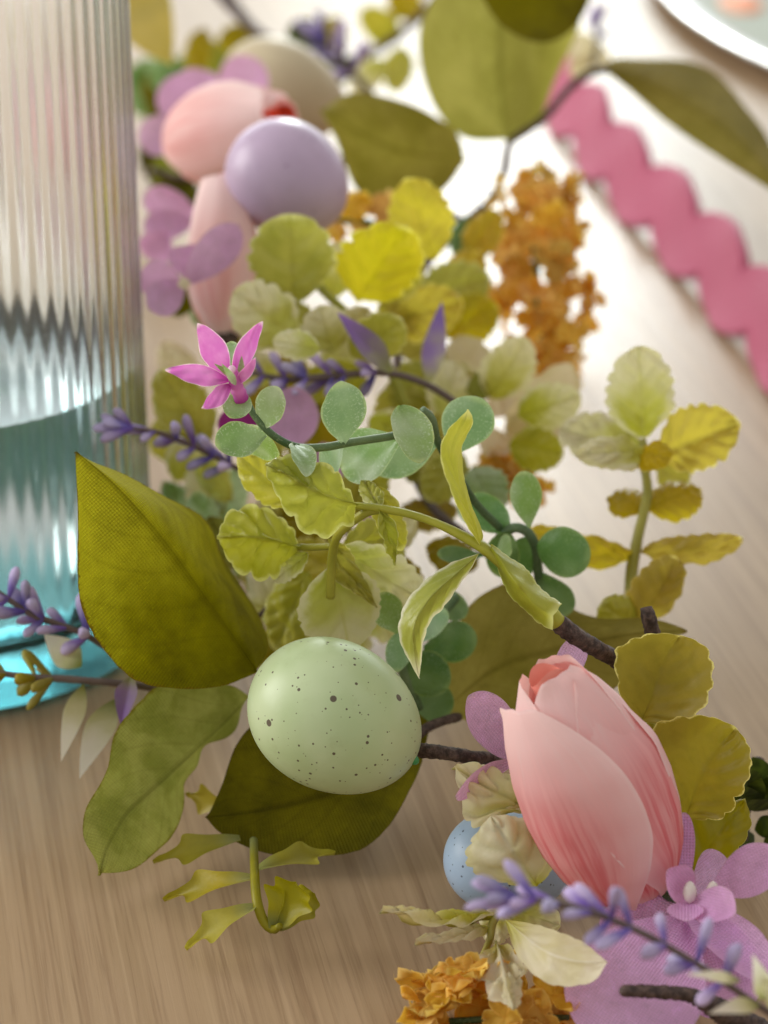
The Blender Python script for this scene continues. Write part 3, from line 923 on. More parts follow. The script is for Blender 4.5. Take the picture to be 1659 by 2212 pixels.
e2 = thing('eucalyptus_sprig', 'small glossy dark green eucalyptus sprig below the long yellow stem', 'eucalyptus', P(1165, 1260, 0.575), GE)
tube('stem', e2, M['euc_stem'], [(1170, 1290, 0.58), (1162, 1230, 0.575), (1158, 1185, 0.572), (1140, 1150, 0.57), (1110, 1140, 0.57), (1080, 1160, 0.575)], 11, n=40)
for b, t, w, sh, roll, mt, kw in [
    ((1143, 1140, 0.568), (1128, 1018, 0.565), 36, 'euc', 15, 'euc', dict(cup=0.25)),
    ((1100, 1145, 0.572), (1010, 1075, 0.578), 38, 'oval', 0, 'euc_dark', dict(cup=0.1)),
    ((1160, 1180, 0.570), (1275, 1205, 0.565), 56, 'oval', 15, 'euc_dark', dict(cup=-0.2, bend=0.08)),
    ((1100, 1150, 0.570), (1075, 1245, 0.575), 40, 'oval', 20, 'euc_dark', dict(cup=0.1)),
    ((1140, 1160, 0.574), (1110, 1250, 0.575), 42, 'oval', -30, 'euc_dark', dict(cup=0.1)),
    ((1165, 1235, 0.575), (1225, 1330, 0.577), 42, 'euc', 20, 'euc_dark', dict(cup=0.1)),
    ((1045, 1200, 0.575), (945, 1200, 0.57), 26, 'euc', 40, 'euc_dark', dict(cup=0.1)),
    ((1075, 1180, 0.570), (1105, 1195, 0.565), 34, 'oval', 10, 'euc', dict(cup=0.2)),
    ((1060, 1140, 0.582), (1000, 1080, 0.59), 34, 'oval', 10, 'euc', dict(cup=0.2)),
]:
    pleaf('leaf', e2, M[mt], b, t, w, sh, roll=roll, noise=0.01, **kw)

e3 = thing('eucalyptus_sprig', 'cluster of round blue-green eucalyptus leaves just above the green egg', 'eucalyptus', P(890, 1440, 0.57), GE)
tube('stem', e3, M['euc_stem'], [(985, 1290, 0.575), (930, 1350, 0.57), (880, 1400, 0.568), (870, 1450, 0.57), (905, 1530, 0.575)], 11, n=40)
for b, t, w, sh, roll, mt, kw in [
    ((858, 1368, 0.560), (818, 1282, 0.556), 36, 'euc', 10, 'euc', dict(cup=0.25)),
    ((885, 1395, 0.565), (962, 1315, 0.568), 32, 'euc', -20, 'euc_blue', dict(cup=0.15)),
    ((915, 1400, 0.572), (1030, 1378, 0.578), 46, 'euc', 10, 'euc_dark', dict(cup=-0.1)),
    ((880, 1420, 0.570), (965, 1490, 0.572), 50, 'oval', 0, 'euc_dark', dict(cup=-0.2)),
    ((868, 1362, 0.562), (858, 1452, 0.556), 30, 'oval', 15, 'euc_blue', dict(cup=0.2)),
    ((900, 1485, 0.578), (970, 1545, 0.58), 44, 'oval', 0, 'euc_dark', dict(cup=0.1)),
    ((955, 1330, 0.573), (1000, 1290, 0.58), 36, 'oval', 0, 'euc_dark', dict(cup=0.1)),
]:
    pleaf('leaf', e3, M[mt], b, t, w, sh, roll=roll, noise=0.01, **kw)

# ------------------------------------------------------------------ yellow-green mint-like sprigs
GM = 'yellow-green leaf sprigs'
Q = dict(quilt=(5, 0.075), serr=(7, 0.20), noise=0.016, nu=27, nv=60)
QB = dict(quilt=(5, 0.085), serr=(6, 0.22), noise=0.028, nu=17, nv=40)
m2 = thing('mint_sprig', 'yellow-green leaf sprig on a thick stem above the green egg', 'leaf sprig', P(1200, 1340, 0.527), GM)
tube('stem', m2, M['mint_stem'], [(1203, 1345, 0.525), (1150, 1285, 0.523), (1095, 1225, 0.522), (1042, 1182, 0.522), (960, 1138, 0.524), (890, 1112, 0.526), (820, 1098, 0.528), (765, 1092, 0.530)], [27, 26, 21, 17, 12.5, 12, 12, 10], n=70, knob=0.03, seg=14, flat=0.75)
tleaf('sheath', m2, M['mint'], [(1060, 1175), (1120, 1215), (1170, 1270), (1215, 1305)], [(1060, 1180), (1110, 1250), (1150, 1300), (1195, 1330)], [(1060, 1185), (1095, 1275), (1150, 1335), (1195, 1362)], [0.520, 0.516, 0.518], da=0.006, db=0.006, serr=(9, 0.12), noise=0.01)
tube('stem', m2, M['mint_stem'], [(830, 1100, 0.528), (790, 1108, 0.530), (735, 1150, 0.535), (718, 1200, 0.540), (714, 1290, 0.545)], 10, n=40)
tube('stem', m2, M['mint_stem'], [(718, 1180, 0.54), (680, 1182, 0.545), (635, 1182, 0.55)], 8, n=20)
tleaf('leaf', m2, M['mint'], [(768, 1090), (752, 1045), (720, 1010), (660, 988), (605, 980), (573, 1002)], [(768, 1090), (700, 1070), (630, 1030), (573, 1002)], [(768, 1090), (766, 1135), (725, 1150), (680, 1162), (638, 1132), (600, 1080), (577, 1040), (573, 1002)],
      [0.528, 0.519, 0.520], da=0.006, db=0.008, power=1.7, **Q)
pleaf('leaf', m2, M['mint'], (640, 1085, 0.545), (516, 985, 0.548), 52, 'mint', roll=-15, cup=-0.2, **QB)
tleaf('leaf', m2, M['mint'], [(645, 1182), (628, 1130), (580, 1100), (530, 1088), (490, 1110), (468, 1160)], [(645, 1182), (560, 1160), (468, 1160)], [(645, 1182), (622, 1222), (580, 1252), (530, 1247), (488, 1205), (468, 1160)], [0.548, 0.541, 0.542], da=0.006, db=0.006, **Q)
pleaf('leaf', m2, M['mint_pale'], (665, 1195, 0.548), (590, 1255, 0.552), 26, 'mint', roll=20, **QB)
pleaf('leaf', m2, M['mint'], (712, 1165, 0.540), (815, 1312, 0.548), 34, 'lance', roll=-25, bend=-0.12, **QB)
pleaf('leaf', m2, M['mint_pale'], (725, 1185, 0.55), (915, 1300, 0.566), 62, 'mint', roll=10, **QB)
pleaf('leaf', m2, M['mint_pale'], (715, 1225, 0.545), (755, 1408, 0.556), 92, 'mint', roll=-10, cup=-0.15, bend=0.05, quilt=(5, 0.03), serr=(9, 0.12), nu=21, nv=40)
pleaf('leaf', m2, M['mint'], (740, 1180, 0.56), (860, 1160, 0.57), 50, 'mint', roll=10, **QB)
pleaf('leaf', m2, M['mint'], (818, 1098, 0.527), (853, 1222, 0.532), 24, 'lance', roll=-30, fold=0.5, **QB)
pleaf('leaf', m2, M['mint'], (818, 1095, 0.530), (786, 1040, 0.54), 24, 'mint', roll=20, **QB)
pleaf('leaf', m2, M['mint'], (815, 1050, 0.545), (868, 1190, 0.545), 34, 'mint', roll=20, **QB)
tleaf('leaf', m2, M['mint'], [(1038, 1180), (1000, 1122), (966, 1042), (950, 980), (964, 932), (990, 905), (1012, 884)], [(1038, 1180), (1018, 1120), (988, 1040), (975, 975), (990, 930), (1012, 884)], [(1038, 1180), (1042, 1150), (1017, 1090), (1002, 1030), (997, 970), (1008, 940), (1022, 908), (1012, 884)],
      [0.521, 0.514, 0.512, 0.516], da=-0.004, db=0.012, quilt=(5, 0.015), serr=(10, 0.10), nu=21, nv=44)
tleaf('leaf', m2, M['mint_lime'], [(1035, 1195), (970, 1217), (910, 1260), (870, 1312), (860, 1372), (880, 1422), (905, 1466)], [(1035, 1195), (985, 1240), (930, 1290), (895, 1350), (895, 1410), (905, 1466)], [(1035, 1195), (1018, 1230), (988, 1272), (962, 1310), (932, 1342), (915, 1390), (911, 1432), (905, 1466)],
      [0.521, 0.514, 0.511, 0.516], da=0.004, db=0.008, quilt=(6, 0.02), serr=(11, 0.12), nu=21, nv=44)
pleaf('leaf', m2, M['mint'], (665, 1235, 0.585), (595, 1405, 0.59), 60, 'mint', roll=20, **QB)
pleaf('leaf', m2, M['mint_gold'], (860, 1200, 0.60), (900, 1320, 0.60), 40, 'mint', roll=20, **QB)
pleaf('leaf', m2, M['mint_gold'], (690, 1330, 0.60), (560, 1440, 0.60), 46, 'mint', roll=20, **QB)

m1 = thing('mint_sprig', 'upright yellow-green sprig standing clear against the pale tabletop', 'leaf sprig', P(1365, 1290, 0.60), GM)
tube('stem', m1, M['mint_stem'], [(1362, 1330, 0.598), (1364, 1240, 0.6), (1378, 1160, 0.6), (1398, 1070, 0.602), (1393, 1010, 0.603), (1388, 950, 0.605)], [15, 14, 12, 11, 10, 9], n=50)
for b, t, w, roll, mt, kw in [
    ((1388, 945, 0.606), (1380, 748, 0.60), 74, 10, 'mint_pale', dict(cup=-0.12)),
    ((1425, 985, 0.606), (1598, 915, 0.60), 74, -15, 'mint_gold', dict(cup=0.2, bend=0.05)),
    ((1390, 975, 0.61), (1208, 925, 0.615), 58, 15, 'mint_pale', dict(cup=0.1)),
    ((1393, 992, 0.598), (1246, 985, 0.588), 40, 30, 'mint_pale', dict(cup=-0.3, bend=0.15)),
    ((1385, 988, 0.598), (1450, 995, 0.59), 38, -30, 'mint_gold', dict(cup=-0.3, bend=0.2)),
    ((1400, 1100, 0.602), (1515, 1060, 0.605), 52, -35, 'mint_gold', dict(cup=-0.4, bend=0.1)),
    ((1392, 1100, 0.602), (1318, 1072, 0.61), 40, 35, 'mint_gold', dict(cup=-0.4, bend=0.1)),
    ((1420, 1010, 0.62), (1490, 1040, 0.62), 40, 0, 'mint', dict()),
    ((1364, 1196, 0.600), (1148, 1140, 0.60), 40, -28, 'mint_gold', dict(bend=0.22, cup=-0.2)),
    ((1385, 1190, 0.600), (1604, 1165, 0.592), 36, 35, 'mint_gold', dict(bend=0.10, cup=-0.3)),
    ((1375, 1345, 0.59), (1462, 1204, 0.585), 58, 30, 'mint_gold', dict(cup=-0.35, bend=0.08)),
    ((1372, 1352, 0.59), (1300, 1300, 0.585), 44, -10, 'mint', dict(cup=-0.35, bend=0.12)),
]:
    pleaf('leaf', m1, M['mint_glow' if mt == 'mint_gold' else mt], b, t, w, 'mint', roll=roll, **{**QB, **kw})

m3 = thing('mint_sprig', 'blurred yellow-green leaf sprig in front of the lilac egg', 'leaf sprig', P(760, 800, 0.64), GM)
tube('stem', m3, M['mint_stem'], [(880, 880, 0.64), (830, 780, 0.64), (760, 690, 0.64), (690, 620, 0.64)], 10, n=30)
for b, t, w, roll, mt, kw in [
    ((635, 650, 0.635), (625, 462, 0.625), 92, 0, 'mint', dict(cup=-0.15)),
    ((770, 650, 0.64), (875, 490, 0.63), 92, 20, 'mint_gold', dict(cup=-0.15)),
    ((935, 560, 0.66), (880, 385, 0.655), 68, -10, 'mint_gold', dict(cup=-0.2)),
    ((640, 735, 0.625), (505, 630, 0.615), 70, 10, 'mint_pale', dict(cup=-0.15)),
    ((690, 755, 0.60), (590, 735, 0.597), 34, 0, 'mint_pale', dict()),
    ((720, 760, 0.615), (690, 660, 0.61), 56, 0, 'mint_pale', dict()),
    ((760, 770, 0.615), (870, 690, 0.61), 58, 20, 'mint', dict()),
    ((830, 700, 0.66), (1000, 650, 0.66), 60, 0, 'mint_gold', dict()),
    ((900, 640, 0.68), (1060, 600, 0.68), 56, 0, 'mint', dict()),
    ((790, 800, 0.62), (650, 870, 0.63), 60, 0, 'mint', dict()),
    ((850, 820, 0.65), (890, 960, 0.65), 60, 0, 'mint', dict()),
]:
    pleaf('leaf', m3, M['mint_glow' if mt == 'mint_gold' else mt], b, t, w, 'mint', roll=roll, **{**QB, **kw})

m4 = thing('mint_sprig', 'golden-green scalloped leaves rising beside the large pink tulip', 'leaf sprig', P(1500, 1880, 0.53), GM)
tube('stem', m4, M['mint_stem'], [(1510, 1920, 0.535), (1480, 1800, 0.54), (1430, 1640, 0.545), (1400, 1540, 0.545)], 10, n=30)
tleaf('leaf', m4, M['mint_gold'], [(1385, 1560), (1345, 1520), (1330, 1450), (1335, 1400), (1400, 1370), (1470, 1372)], [(1385, 1560), (1420, 1480), (1440, 1420), (1470, 1372)], [(1385, 1560), (1470, 1562), (1520, 1530), (1540, 1460), (1525, 1400), (1470, 1372)],
      [0.535, 0.533, 0.53], da=-0.006, db=-0.006, quilt=(5, 0.035), serr=(7, 0.14), noise=0.012, nu=21, nv=40)
tleaf('leaf', m4, M['mint_gold'], [(1480, 1770), (1430, 1690), (1390, 1600), (1440, 1555), (1520, 1545), (1590, 1572)], [(1480, 1770), (1510, 1690), (1550, 1620), (1590, 1572)], [(1480, 1770), (1560, 1768), (1600, 1720), (1622, 1660), (1615, 1610), (1590, 1572)],
      [0.531, 0.526, 0.524], da=-0.004, db=-0.006, quilt=(6, 0.03), serr=(9, 0.14), noise=0.012, nu=23, nv=48)
tleaf('leaf', m4, M['mint_gold'], [(1500, 1885), (1480, 1830), (1490, 1770), (1530, 1740), (1610, 1725)], [(1500, 1885), (1540, 1820), (1610, 1725)], [(1500, 1885), (1560, 1885), (1600, 1830), (1622, 1780), (1610, 1725)], [0.536, 0.534, 0.535], quilt=(5, 0.03), serr=(7, 0.14), noise=0.012, nu=21, nv=40)

m5 = thing('mint_sprig', 'cream and green variegated sprig hanging below the blue egg', 'leaf sprig', P(1075, 1960, 0.517), GM)
tube('stem', m5, M['mint_stem'], [(1090, 1920, 0.520), (1078, 1965, 0.516), (1062, 2000, 0.514), (1058, 2030, 0.513), (1035, 2080, 0.514)], [9, 9, 9, 8, 6], n=30)
tleaf('leaf', m5, M['mint_pale'], [(1200, 1850), (1130, 1760), (1020, 1790), (1000, 1740), (985, 1690), (982, 1655)], [(1200, 1850), (1120, 1740), (1050, 1700), (982, 1655)], [(1200, 1850), (1190, 1760), (1140, 1700), (1080, 1670), (1030, 1660), (982, 1655)], [0.528, 0.522, 0.522], da=-0.003, db=0.006, **Q)
tleaf('leaf', m5, M['mint_white'], [(1160, 1915), (1090, 1905), (1040, 1890), (1008, 1860), (1020, 1815), (1060, 1762)], [(1160, 1915), (1120, 1860), (1090, 1810), (1060, 1762)], [(1160, 1915), (1192, 1870), (1180, 1820), (1150, 1780), (1110, 1765), (1060, 1762)], [0.519, 0.510, 0.512], da=0.004, db=0.006, quilt=(4, 0.06), serr=(9, 0.16), nu=23, nv=44)
pleaf('leaf', m5, M['mint_pale'], (1072, 1975, 0.515), (826, 1962, 0.505), 24, 'lance', roll=62, bend=-0.10, **QB)
pleaf('leaf', m5, M['mint_white'], (1060, 2005, 0.514), (898, 2032, 0.505), 24, 'lance', roll=55, bend=-0.05, **QB)
tleaf('leaf', m5, M['mint_white'], [(1072, 2035), (1030, 2060), (1020, 2100), (1045, 2130), (1060, 2160), (1110, 2180)], [(1072, 2035), (1085, 2080), (1095, 2130), (1110, 2180)], [(1072, 2035), (1115, 2050), (1138, 2090), (1132, 2130), (1130, 2150), (1110, 2180)], [0.510, 0.492, 0.484], da=0.004, db=0.004, **Q)
tleaf('leaf', m5, M['mint_white'], [(1090, 1985), (1115, 2060), (1160, 2110), (1210, 2130), (1280, 2120), (1312, 2078)], [(1090, 1985), (1170, 2050), (1240, 2075), (1312, 2078)], [(1090, 1985), (1150, 1995), (1200, 2010), (1260, 2035), (1312, 2078)], [0.510, 0.492, 0.484], da=-0.002, db=0.004, quilt=(5, 0.012), serr=(9, 0.06), nu=21, nv=36)
pleaf('leaf', m5, M['mint_pale'], (1090, 1960, 0.522), (1210, 2000, 0.525), 44, 'mint', roll=15, **QB)
pleaf('leaf', m5, M['mint_pale'], (1080, 1960, 0.522), (1060, 2040, 0.525), 36, 'mint', roll=15, **QB)

m6 = thing('mint_sprig', 'blurred soft green leaves beside the lower part of the glass', 'leaf sprig', P(420, 1080, 0.66), GM)
for b, t, w, roll, mt in [((450, 960, 0.64), (345, 800, 0.63), 60, 0, 'mint'), ((470, 1130, 0.65), (420, 1000, 0.65), 44, 10, 'mint_pale'), ((470, 1140, 0.65), (520, 1010, 0.65), 40, -10, 'euc'), ((440, 1160, 0.65), (355, 1040, 0.66), 34, 10, 'euc'),
                          ((370, 1000, 0.67), (350, 900, 0.67), 40, 0, 'mint')]:
    pleaf('leaf', m6, M[mt], b, t, w, 'mint', roll=roll, **QB)
tube('stem', m6, M['mint_stem'], [(450, 960, 0.645), (470, 1060, 0.65), (470, 1150, 0.65), (520, 1250, 0.64)], 9, n=30)

m7 = thing('cream_blossom', 'large blurred cream petals beneath the orange flower spike', 'blossom', P(1090, 900, 0.665), 'cream blossoms')
for b, t, w, roll in [((1040, 860, 0.66), (990, 725, 0.66), 72, 0), ((1100, 930, 0.665), (1240, 790, 0.66), 82, 0), ((1090, 930, 0.66), (1230, 900, 0.655), 66, 10), ((1080, 930, 0.66), (1050, 985, 0.655), 64, 0), ((1060, 900, 0.67), (1120, 780, 0.68), 70, 0)]:
    pleaf('petal', m7, M['cream'], b, t, w * 0.72, 'mint', roll=roll + w - 60, cup=0.35, noise=0.02, ripple=(2, 0.03), serr=(4, 0.2), nu=17, nv=34)
pleaf('sepal', m7, M['olive_soft'], (1010, 880, 0.65), (1085, 760, 0.65), 28, 'lance', roll=0)
pleaf('sepal', m7, M['lav_leaf'], (925, 830, 0.63), (955, 650, 0.63), 26, 'lance', roll=0)

m8 = thing('mint_sprig', 'blurred golden-green leaves between lilac egg and orange spike', 'leaf sprig', P(930, 700, 0.69), GM)
tube('stem', m8, M['mint_stem'], [(960, 780, 0.68), (950, 700, 0.685), (960, 620, 0.69), (1010, 540, 0.70)], 9, n=30)
for b, t, w, roll, mt in [((960, 690, 0.68), (860, 600, 0.69), 50, 0, 'mint_gold'), ((955, 720, 0.675), (1075, 660, 0.68), 56, 0, 'mint_gold'), ((960, 640, 0.69), (1040, 545, 0.69), 46, 10, 'mint_gold'), ((950, 760, 0.67), (850, 700, 0.67), 52, 10, 'mint'),
                          ((1010, 560, 0.70), (1075, 455, 0.70), 40, 0, 'mint_gold'), ((960, 780, 0.66), (1010, 900, 0.66), 60, 0, 'mint_pale'), ((940, 790, 0.65), (850, 880, 0.65), 54, 0, 'mint'), ((1020, 470, 0.72), (990, 560, 0.71), 34, 0, 'euc_dark'),
                          ((1020, 1010, 0.62), (1075, 1110, 0.62), 54, 0, 'euc'), ((1000, 980, 0.63), (920, 1080, 0.63), 50, 0, 'mint')]:
    pleaf('leaf', m8, M['mint_glow' if mt == 'mint_gold' else mt], b, t, w, 'mint', roll=roll, **QB)
m9 = thing('mint_sprig', 'small blurred olive and cream leaves around the orchid flower', 'leaf sprig', P(600, 900, 0.66), GM)
tube('stem', m9, M['mint_stem'], [(640, 1010, 0.66), (600, 900, 0.66), (560, 800, 0.66), (560, 740, 0.66)], 8, n=30)
for b, t, w, roll, mt in [((600, 900, 0.655), (500, 840, 0.65), 40, 0, 'mint_gold'), ((580, 850, 0.66), (660, 780, 0.65), 52, 0, 'mint_gold'), ((560, 760, 0.66), (480, 720, 0.66), 40, 0, 'mint'), ((620, 950, 0.66), (540, 960, 0.65), 40, 0, 'mint_pale'), ((640, 1000, 0.66), (740, 960, 0.66), 50, 0, 'mint_gold'),
                          ((610, 930, 0.66), (700, 860, 0.66), 46, 0, 'mint'), ((420, 850, 0.69), (350, 740, 0.69), 40, 0, 'cream')]:
    pleaf('leaf', m9, M[mt], b, t, w, 'mint', roll=roll, **QB)
m10 = thing('mint_sprig', 'dark and golden blurred leaves along the top edge above the beige egg', 'leaf sprig', P(720, 120, 0.93), GM)
tube('stem', m10, M['bark'], [(480, -30, 0.95), (560, 70, 0.93), (660, 110, 0.93), (760, 130, 0.93), (880, 60, 0.93), (960, -30, 0.93)], 10, n=40)
for b, t, w, roll, mt in [((700, 120, 0.92), (630, 50, 0.92), 44, 0, 'moss'), ((690, 110, 0.92), (740, 40, 0.92), 34, 0, 'mint_gold'), ((760, 130, 0.9), (690, 170, 0.9), 34, 0, 'moss'), ((860, 90, 0.93), (780, 20, 0.93), 36, 0, 'mint'), ((870, 100, 0.9), (850, 200, 0.9), 34, 0, 'mint'),
                          ((830, 130, 0.9), (760, 200, 0.9), 32, 0, 'mint_pale'), ((900, 240, 0.86), (840, 300, 0.86), 40, 0, 'mint_gold'), ((560, 80, 0.93), (470, 90, 0.93), 34, 0, 'mint_gold'), ((440, 60, 0.9), (420, 160, 0.9), 30, 0, 'mint_gold'), ((900, 40, 0.93), (850, -30, 0.93), 40, 0, 'mint_gold'),
                          ((640, 110, 0.92), (560, 130, 0.92), 34, 0, 'olive_soft'), ((390, 130, 0.9), (330, 190, 0.9), 40, 0, 'euc_dark'), ((400, 390, 0.80), (330, 350, 0.80), 40, 0, 'olive_soft'), ((420, 660, 0.69), (350, 640, 0.69), 34, 0, 'olive_dark'), ((480, 640, 0.70), (420, 700, 0.70), 40, 0, 'euc_dark'),
                          ((450, 290, 0.92), (320, 150, 0.92), 70, 0, 'olive_dark'), ((420, 400, 0.86), (310, 300, 0.86), 60, 0, 'olive_dark'), ((360, 260, 0.95), (300, 130, 0.95), 60, 0, 'euc_dark'), ((470, 200, 0.95), (420, 90, 0.95), 60, 0, 'olive_soft'), ((440, 470, 0.80), (330, 400, 0.80), 50, 0, 'olive_dark')]:  # large dark leaves added to block window glare on the table
    pleaf('leaf', m10, M[mt], b, t, w, 'mint', roll=roll, **QB)

m11 = thing('mint_sprig', 'crowded pale yellow-green leaves behind the thick stem and eucalyptus', 'leaf sprig', P(760, 1300, 0.62), GM)
tube('stem', m11, M['mint_stem'], [(760, 1330, 0.62), (770, 1220, 0.62), (740, 1100, 0.63), (700, 1010, 0.64)], 9, n=30)
frng = random.Random(101)
for (x, y, d, ang, ln_, w, mt) in [
    (760, 1310, .60, 200, 150, 58, 'mint_pale'), (775, 1300, .60, -30, 140, 52, 'mint_pale'), (770, 1260, .605, 40, 130, 50, 'mint'), (750, 1250, .605, 150, 140, 52, 'mint'), (760, 1180, .61, 20, 150, 54, 'mint_pale'),
    (745, 1150, .615, 165, 150, 52, 'mint_gold'), (740, 1110, .62, 50, 140, 50, 'mint'), (720, 1060, .63, 190, 150, 54, 'mint'), (700, 1010, .635, 100, 140, 50, 'mint_gold'), (760, 1330, .61, 260, 130, 56, 'mint_pale'), (640, 1100, .63, 200, 130, 46, 'mint_pale'),
    (860, 1120, .64, 10, 130, 46, 'mint_gold'), (880, 1040, .64, 60, 120, 44, 'olive_soft'), (500, 1080, .64, 130, 120, 40, 'mint'), (450, 1180, .63, 100, 120, 40, 'euc'), (520, 1230, .62, 120, 130, 46, 'olive_soft'),
    (610, 1010, .65, 140, 120, 44, 'mint'), (920, 1180, .62, -20, 120, 40, 'mint_gold'), (840, 1260, .60, -50, 120, 42, 'mint'), (650, 760, .64, 100, 110, 44, 'mint'), (740, 760, .64, 60, 110, 44, 'mint_pale'), (800, 900, .64, -30, 130, 48, 'mint_pale'), (880, 720, .66, 110, 120, 46, 'mint'),
    (600, 1350, .60, 110, 140, 52, 'mint_pale'), (640, 1390, .595, 60, 130, 50, 'mint_pale'), (560, 1300, .61, 80, 130, 46, 'mint'), (690, 1400, .59, 95, 120, 48, 'mint'), (720, 640, .66, 80, 120, 50, 'mint_pale'), (820, 640, .66, 40, 120, 46, 'mint'),
    (700, 800, .63, 40, 110, 46, 'mint_pale'), (600, 820, .64, 160, 110, 44, 'mint_pale'), (960, 920, .64, 80, 140, 54, 'mint_pale'), (1060, 860, .65, 60, 150, 58, 'mint_pale'), (1120, 900, .645, 20, 140, 54, 'mint_pale'), (1100, 960, .64, -10, 120, 50, 'mint'),
    (410, 960, .65, 110, 150, 52, 'mint'), (380, 1040, .66, 70, 120, 40, 'mint_pale'), (960, 1010, .63, 100, 120, 44, 'mint'), (830, 1010, .64, 90, 120, 46, 'mint')]:
    a_ = math.radians(ang)
    pleaf('leaf', m11, M[mt], (x, y, d), (x + ln_ * math.cos(a_), y - ln_ * math.sin(a_), d + frng.uniform(-.012, .012)), w, 'mint', roll=frng.uniform(-35, 35), cup=frng.uniform(-.3, .1), **QB)

# ------------------------------------------------------------------ lobed fern sprig on the table
fn = thing('fern_sprig', 'small lobed olive-green sprig lying on bare wood below the dark leaf', 'leaf sprig', Pz(585, 2005, 0.004), None)


def dz(y, z):
    """depth of height z above the table at photo row y"""
    return float(np.dot(Pz(829.5, y, z) - CAMP, FW))


def lobed(parent, mat, base, tip, w, roll=0, bend=0.0, lobes=((0.5, 1, 40), (0.55, -1, 40)), base_w=0.25):
    b3, t3 = P(*base), P(*tip)
    ax = t3 - b3
    ln = np.linalg.norm(ax)
    ax = ax / ln
    n = CAMP - 0.5 * (b3 + t3)
    n = unit(n - ax * np.dot(n, ax))
    n = np.array(Quaternion(Vector(ax), math.radians(roll)) @ Vector(n))
    s = np.cross(ax, n)
    k = base[2] / FPX
    nv, nu = 36, 15
    Ts = np.linspace(0, 1, nv + 1)
    us = np.linspace(-1, 1, nu)
    G = np.zeros((nv + 1, nu, 3))
    for i, t in enumerate(Ts):
        m = b3 + ax * ln * t + n * ln * bend * 4 * t * (1 - t)
        core = (0.16 + 0.5 * math.sin(math.pi * min(1, t ** 0.8)) ** 1.2) * (1 - t ** 6) * 0.75
        for j, u in enumerate(us):
            wd = core
            fwd = 0.0
            for (t0, sg, lean) in lobes:
                g = math.exp(-((t - t0) / 0.115) ** 2)
                if u * sg > 0:
                    wd += 0.46 * g
                    fwd += g * abs(u) * 0.10
            wd += 0.10 * math.exp(-((t - 0.93) / 0.06) ** 2)
            G[i, j] = m + s * (w * k * wd * u) + ax * ln * fwd + n * w * k * 0.25 * u * u
    T = np.repeat(Ts[:, None], nu, 1)
    U = np.repeat(us[None, :], nv + 1, 0)
    SEED[0] += 1
    return finish_sheet('leaf', parent, mat, G, T, U, seed=SEED[0])


tube('stem', fn, M['fern'], [(548, 1815, dz(1815, .010)), (550, 1880, dz(1880, .012)), (555, 1945, dz(1945, .011)), (570, 1990, dz(1990, .008)), (590, 2008, dz(2008, .007)), (605, 2000, dz(2000, .009))], [9, 10, 11, 11, 10, 7], n=40)
lobed(fn, M['fern'], (560, 1880, dz(1880, .013)), (722, 1848, dz(1848, .010)), 49, roll=-50, bend=0.05)
lobed(fn, M['fern'], (548, 1900, dz(1900, .011)), (356, 1948, dz(1948, .004)), 49, roll=45, bend=0.06)
lobed(fn, M['fern'], (555, 1962, dz(1962, .010)), (404, 2054, dz(2054, .003)), 52, roll=45, bend=0.08)
lobed(fn, M['fern'], (596, 2006, dz(2006, .007)), (640, 1905, dz(1905, .016)), 70, roll=-20, bend=-0.10, lobes=((0.6, 1, 40), (0.55, -1, 40), (0.82, -1, 30), (0.82, 1, 30)))
lobed(fn, M['fern'], (596, 2004, dz(2004, .007)), (672, 1925, dz(1925, .012)), 56, roll=30, bend=-0.08, lobes=((0.6, 1, 40), (0.55, -1, 40), (0.82, -1, 30), (0.82, 1, 30)))
lobed(fn, M['fern'], (520, 1815, dz(1815, .008)), (332, 1866, dz(1866, .004)), 46, roll=40, bend=0.04)
lobed(fn, M['fern'], (500, 1740, dz(1740, .006)), (405, 1710, dz(1710, .006)), 41, roll=-30, bend=0.04)

# ------------------------------------------------------------------ lavender


def bud_mesh():
    prof = [(0.0004, 0.0), (0.0006, 0.0007), (0.0009, 0.0020), (0.0012, 0.0036), (0.0014, 0.0050), (0.0012, 0.0060), (0.0006, 0.0066), (0.0001, 0.0068)]
    V, F = lathe_geo(prof, 10)
    V = np.asarray(V)
    a = np.arctan2(V[:, 1], V[:, 0])
    V[:, :2] *= (1 + 0.16 * np.cos(3 * a) * np.clip(V[:, 2] / 0.005, 0, 1))[:, None]
    me = bpy.data.meshes.new('bud')
    me.from_pydata([tuple(v) for v in V], [], F)
    me.polygons.foreach_set('use_smooth', [True] * len(me.polygons))
    l = me.uv_layers.new(name='UVMap')
    vi = np.empty(len(me.loops), dtype=np.int32)
    me.loops.foreach_get('vertex_index', vi)
    uv = np.stack([np.full(len(V), 0.5), V[:, 2] / 0.0068], 1).astype(np.float32)
    l.data.foreach_set('uv', uv[vi].ravel())
    me.materials.append(M['lav'])
    return me


BUD = bud_mesh()
BUD_G = BUD.copy()
BUD_G.materials.clear()
BUD_G.materials.append(M['fern'])


